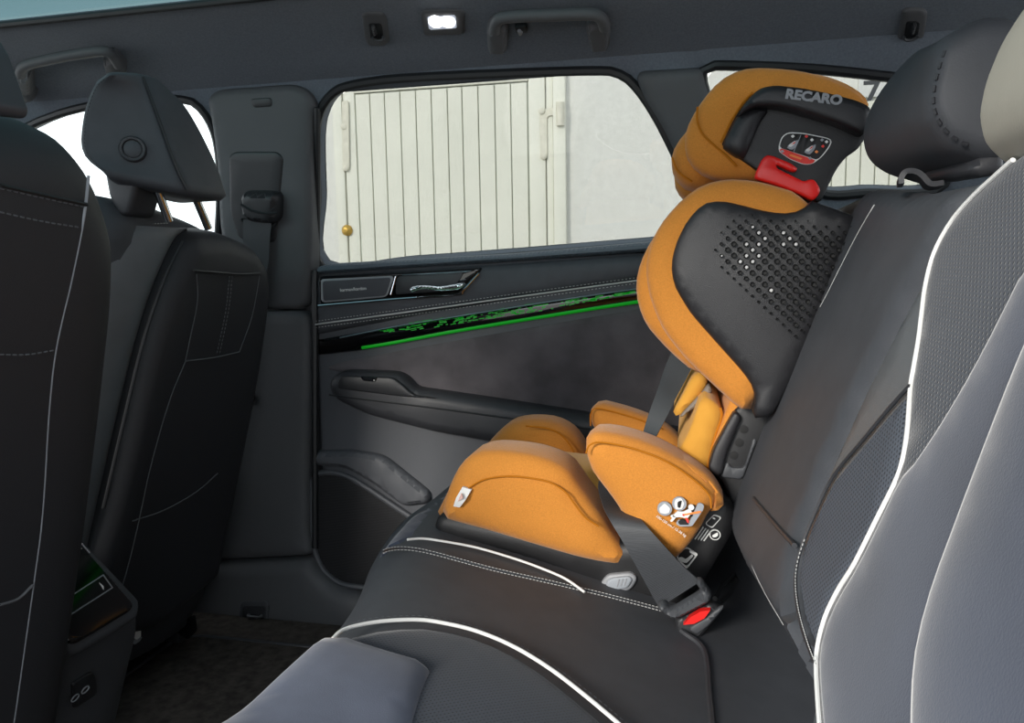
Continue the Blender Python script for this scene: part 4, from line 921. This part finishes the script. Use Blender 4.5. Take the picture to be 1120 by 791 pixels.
hull('headrest_lower_face', lw+[p+np.array((0, .06, 0)) for p in lw], M['leathd'], fs, bev=.008)
kb = 10; uu = R1[kb]-Lc[kb]; uu /= np.linalg.norm(uu); dn = (R1[4]+Lc[4]-R1[13]-Lc[13]); dn -= uu*np.dot(dn, uu); vv = dn/np.linalg.norm(dn); nrm = np.cross(uu, vv)
if np.dot(nrm, CAM-Lc[kb]) < 0: nrm = -nrm
HB = Fr((R1[kb]+Lc[kb])/2, uu, vv, nrm); bu, bv = HB.uv(145.5, 163.5, .0); BTN = Fr(HB.p(bu, bv, 0), uu, vv, nrm)
lathe('headrest_button', BTN, 0, 0, [(.0185, -.01), (.0185, .004), (.0165, .0065), (.0135, .006), (.0128, .002)], M['leathd'], hr, 28)
lathe('button_cap', BTN, 0, 0, [(.0118, -.004), (.0118, .004), (.010, .0052)], M['leather'], hr, 24)
tube('seam', [p+(p-(l_+q_)/2)/np.linalg.norm(p-(l_+q_)/2)*-.001 for p, l_, q_ in zip(R1, Lc, R2)], .0022, M['rubber'], hr, 6)
stitches('stitching', [l_+(r_-l_)*.07+nrm*.0012 for l_, r_ in zip(Lc[1:], R1[1:])], M['rubber'], hr, .003, .002, .0007)
for a, b in (((171, 205), (185, 242)), ((212, 212), (228, 250))):
    tube('headrest_post', [atX(*a, -.775), atX(*b, -.775)], .0065, M['chrome'], fs, 12)
# lower part of the passenger seat
va = PB.pix([(96, 672), (160, 676), (236, 630), (228, 650), (205, 690), (168, 716), (150, 726), (118, 740), (98, 735)], -.03)
vo = soft('valance', PB, rpoly(va, .015), M['seatback'], fs, w=-.07, r=.015, hf=.04, hb=.05, grid=.03)
hull('seat_base', [np.array((x, y, z)) for x in (-.97, -1.3) for y in (.88, 1.32) for z in (-.05, .14)], M['plast'], fs, bev=.02)
hull('seat_cushion', [np.array((x, y, z)) for x in (-.9, -1.4) for y in (.84, 1.36) for z in (.12, .26)], M['leather'], fs, bev=.05, seg=4)
for y in (.92, 1.28): hull('seat_rail', [np.array((x, yy, z)) for x in (-.98, -1.4) for yy in (y-.02, y+.02) for z in (FLOOR, -.05)], M['plast'], fs, bev=.004)
ic = PB.pix([(159, 700), (162, 690), (165, 686), (168, 690), (170, 699), (166, 706)], .0); soft('airbag_print', PB, ic, M['white'], vo, w=-.028, r=0, hf=.001, hb=.002, grid=.05)
ic = PB.pix([(160, 707), (170, 701), (171, 704), (161, 711)], .0); soft('airbag_print', PB, ic, M['lgrey'], vo, w=-.028, r=0, hf=.001, hb=.002, grid=.05)
lv = PB.pix([(222, 585), (238, 545), (242, 560), (234, 600), (226, 618)], 0); soft('recline_lever', PB, rpoly(lv, .01), M['plast'], fs, w=-.06, r=.006, hf=.05, hb=.02, grid=.03)
hull('rail_lever', [atY(a, b, 1.22) for a, b in [(190, 690), (205, 676), (214, 672), (216, 690), (205, 700)]]+[atY(a, b, 1.26) for a, b in [(190, 690), (205, 676), (214, 672), (216, 690), (205, 700)]], M['gloss'], fs, bev=.004)

# ------------------------------------------------------------------ front belt on the centre pillar
fbt = thing('front_seat_belt', 'grey front passenger belt hanging from its black guide on the centre pillar', 'seat belt', PILU.p(*PILU.uv(283, 290, .04), .04))
gd = PILU.pix([(262, 214), (266, 209), (300, 210), (304, 216), (303, 240), (297, 246), (272, 244), (263, 236)], .04)
soft('belt_guide', PILU, rpoly(gd, .01), M['plast'], fbt, w=.018, r=.012, hf=.03, hb=.004, grid=.02)
tube('guide_groove', [PILU.p(*PILU.uv(a, b, .05), .0485) for a, b in [(263, 224), (275, 231), (290, 234), (303, 233)]], .003, M['rubber'], fbt, 6)
tube('guide_loop', [PILU.p(*PILU.uv(a, b, .03), .024) for a, b in [(262, 240), (266, 247), (290, 255), (299, 246), (301, 238)]], .004, M['rubber'], fbt, 6)
L = [((266, 240), (297, 244)), ((266, 262), (295, 266)), ((268, 290), (293, 292)), ((262, 330), (282, 333)), ((250, 400), (262, 405))]
c_, d_, w_ = [], [], []
for i, (a, b) in enumerate(L):
    A, B = PILU.p(*PILU.uv(*a, .03), .03), PILU.p(*PILU.uv(*b, .03), .03); c_.append((A+B)/2); d_.append((B-A)); w_.append(np.linalg.norm(B-A))
ribbon('webbing', c_, d_, w_, .0014, M['belt'], fbt)

# ------------------------------------------------------------------ driver seat, nearest
ds = thing('bucket_seat', 'black driver seat back at the left edge with long white seam', 'car seat', (-.75, .38, FLOOR))
DB = Fr((-.575, 0, .55), (0, 1, 0), (.22, 0, .975), (.975, 0, -.22))
ro = [(0, 126), (36, 132), (68, 148), (92, 174), (108, 205), (120, 240), (126, 270), (124, 330), (112, 440), (97, 560), (80, 680), (60, 810)]
ru = DB.pix(ro, -.036); lo_v = ru[-1][1]
dbo = ru+[(.10, lo_v), (.06, lo_v+.1), (.06, ru[0][1]-.12), (.12, ru[0][1]-.02)]
dbk = soft('backrest', DB, rpoly(dbo, .02), M['seatback'], ds, w=-.06, r=.06, hf=.05, hb=.10, grid=.03)
stm = [(97, 192), (92, 235), (78, 305), (61, 380), (53, 450), (46, 560), (36, 640), (14, 795)]
tube('white_seam', line3(DB, stm, -.011), .0014, M['lgrey'], dbk, 6)
for px, m in (([(0, 206), (45, 216), (94, 227)], 'threadd'), ([(0, 232), (45, 242), (88, 249)], 'threadd'), ([(0, 388), (30, 388), (61, 383)], 'threadd')):
    stitches('stitching', line3(DB, px, -.009), M[m], dbk, .004, .003, .0008)
tube('seam', line3(DB, [(0, 203), (45, 213), (95, 224)], -.009), .002, M['rubber'], dbk, 6)
tube('seam', line3(DB, [(0, 662), (20, 655), (36, 640)], -.009), .0014, M['threadd'], dbk, 6)
Hq = [atY(a, b, .52) for a, b in [(-30, 30), (2, 44), (12, 60), (34, 122), (30, 131), (-30, 120)]]
hull('headrest', Hq+[p+np.array((-.06, -.26, .0)) for p in Hq]+[p+np.array((-.09, .0, .01)) for p in Hq], M['leathd'], ds, bev=.012, seg=4)
for y in (.32, .44): tube('headrest_post', [np.array((-.60, y, .66)), np.array((-.585, y, .78))], .0065, M['chrome'], ds, 10)
hull('seat_cushion', [np.array((x, y, z)) for x in (-.72, -1.25) for y in (.12, .60) for z in (.10, .26)], M['leather'], ds, bev=.05, seg=4)
hull('seat_base', [np.array((x, y, z)) for x in (-.72, -1.2) for y in (.16, .58) for z in (FLOOR, .12)], M['plast'], ds, bev=.02)

# ------------------------------------------------------------------ rear end of the centre console
cn = thing('centre_console', 'charcoal centre console end with glossy black climate panel and sockets', 'console', (-.72, .72, FLOOR))
CO = Fr((-.72, 0, .25), (0, 1, 0), (-.45, 0, .89), (.89, 0, .45))
CL = Fr((-.73, 0, .12), (0, 1, 0), (.25, 0, .97), (.97, 0, -.25))
gp_ = CO.pix([(84, 590), (99, 606), (147, 661), (143, 669), (83, 705), (70, 697), (62, 686), (64, 640)], .0)
bdy = [(a, b) for a, b in CO.pix([(82, 584), (102, 604), (152, 658), (150, 676), (84, 716), (62, 705), (58, 640)], -.01)]
hull('console_body', [CO.p(a, b, -.005) for a, b in bdy]+[CO.p(a, b, -.09) for a, b in bdy], M['plastg'], cn, bev=.008)
gpo = soft('climate_panel', CO, rpoly(gp_, .01), M['gloss'], cn, w=-.006, r=.004, hf=.008, hb=.01, grid=.03)
for a, b in (((70, 657), (113, 629)), ((113, 629), (123, 643)), ((123, 643), (78, 672))):
    tube('display_edge', line3(CO, [a, b], .0025, 2), .0008, M['lgrey'] if b[0] > 100 and a[0] < 100 else M['grey'], gpo, 5)
for a, b in ((74, 663), (112, 640)):
    u, v = CO.uv(a, b, .002); soft('seat_symbol', CO, [(u-.002, v-.006), (u+.003, v-.006), (u+.003, v-.003), (u, v-.002), (u-.001, v+.006), (u-.003, v+.005)], M['white'], gpo, w=.0022, r=0, hf=.0004, hb=.001, grid=.05)
tube('panel_corner_edge', line3(CO, [(62, 685), (74, 701)], .003, 2), .0016, M['chrome'], gpo, 6)
tube('panel_corner_edge', line3(CO, [(84, 589), (98, 605)], .003, 2), .0016, M['chrome'], gpo, 6)
lo_ = CL.pix([(58, 706), (84, 712), (150, 674), (150, 690), (131, 748), (100, 800), (48, 800)], .0)
clo = hull('console_foot', [CL.p(a, b, 0) for a, b in lo_]+[CL.p(a, b, -.10) for a, b in lo_]+[CL.p(a, -.24, -.02) for a, b in lo_], M['plastg'], cn, bev=.012)
us = CL.pix([(80, 748), (102, 735), (105, 740), (107, 760), (82, 776)], .004); uo = soft('socket_panel', CL, rpoly(us, .004), M['plast'], cn, w=.001, r=.002, hf=.003, hb=.004, grid=.03)
for a, b in ((83, 764), (94, 755)):
    u, v = CL.uv(a, b, .006); tube('usb_socket', [CL.p(u+.006*math.cos(t), v+.004*math.sin(t), .005) for t in np.linspace(0, 2*math.pi, 13)[:-1]], .0009, M['lgrey'], uo, 5, True)
# ------------------------------------------------------------------ floor mat
fm = thing('floor_mat', 'dark carpet floor mat behind the front passenger seat', 'mat', (-.65, 1.05, FLOOR))
soft('mat', fl, rrect(-1.0, .82, -.32, 1.30, .05), M['carpet'], fm, w=.0005, r=.006, hf=.008, hb=0, grid=.1)
tube('mat_edge', [np.array((a, b, FLOOR+.006)) for a, b in resamp(rrect(-1.0, .82, -.32, 1.30, .05), .03)], .005, M['leathd'], fm, 6, True)
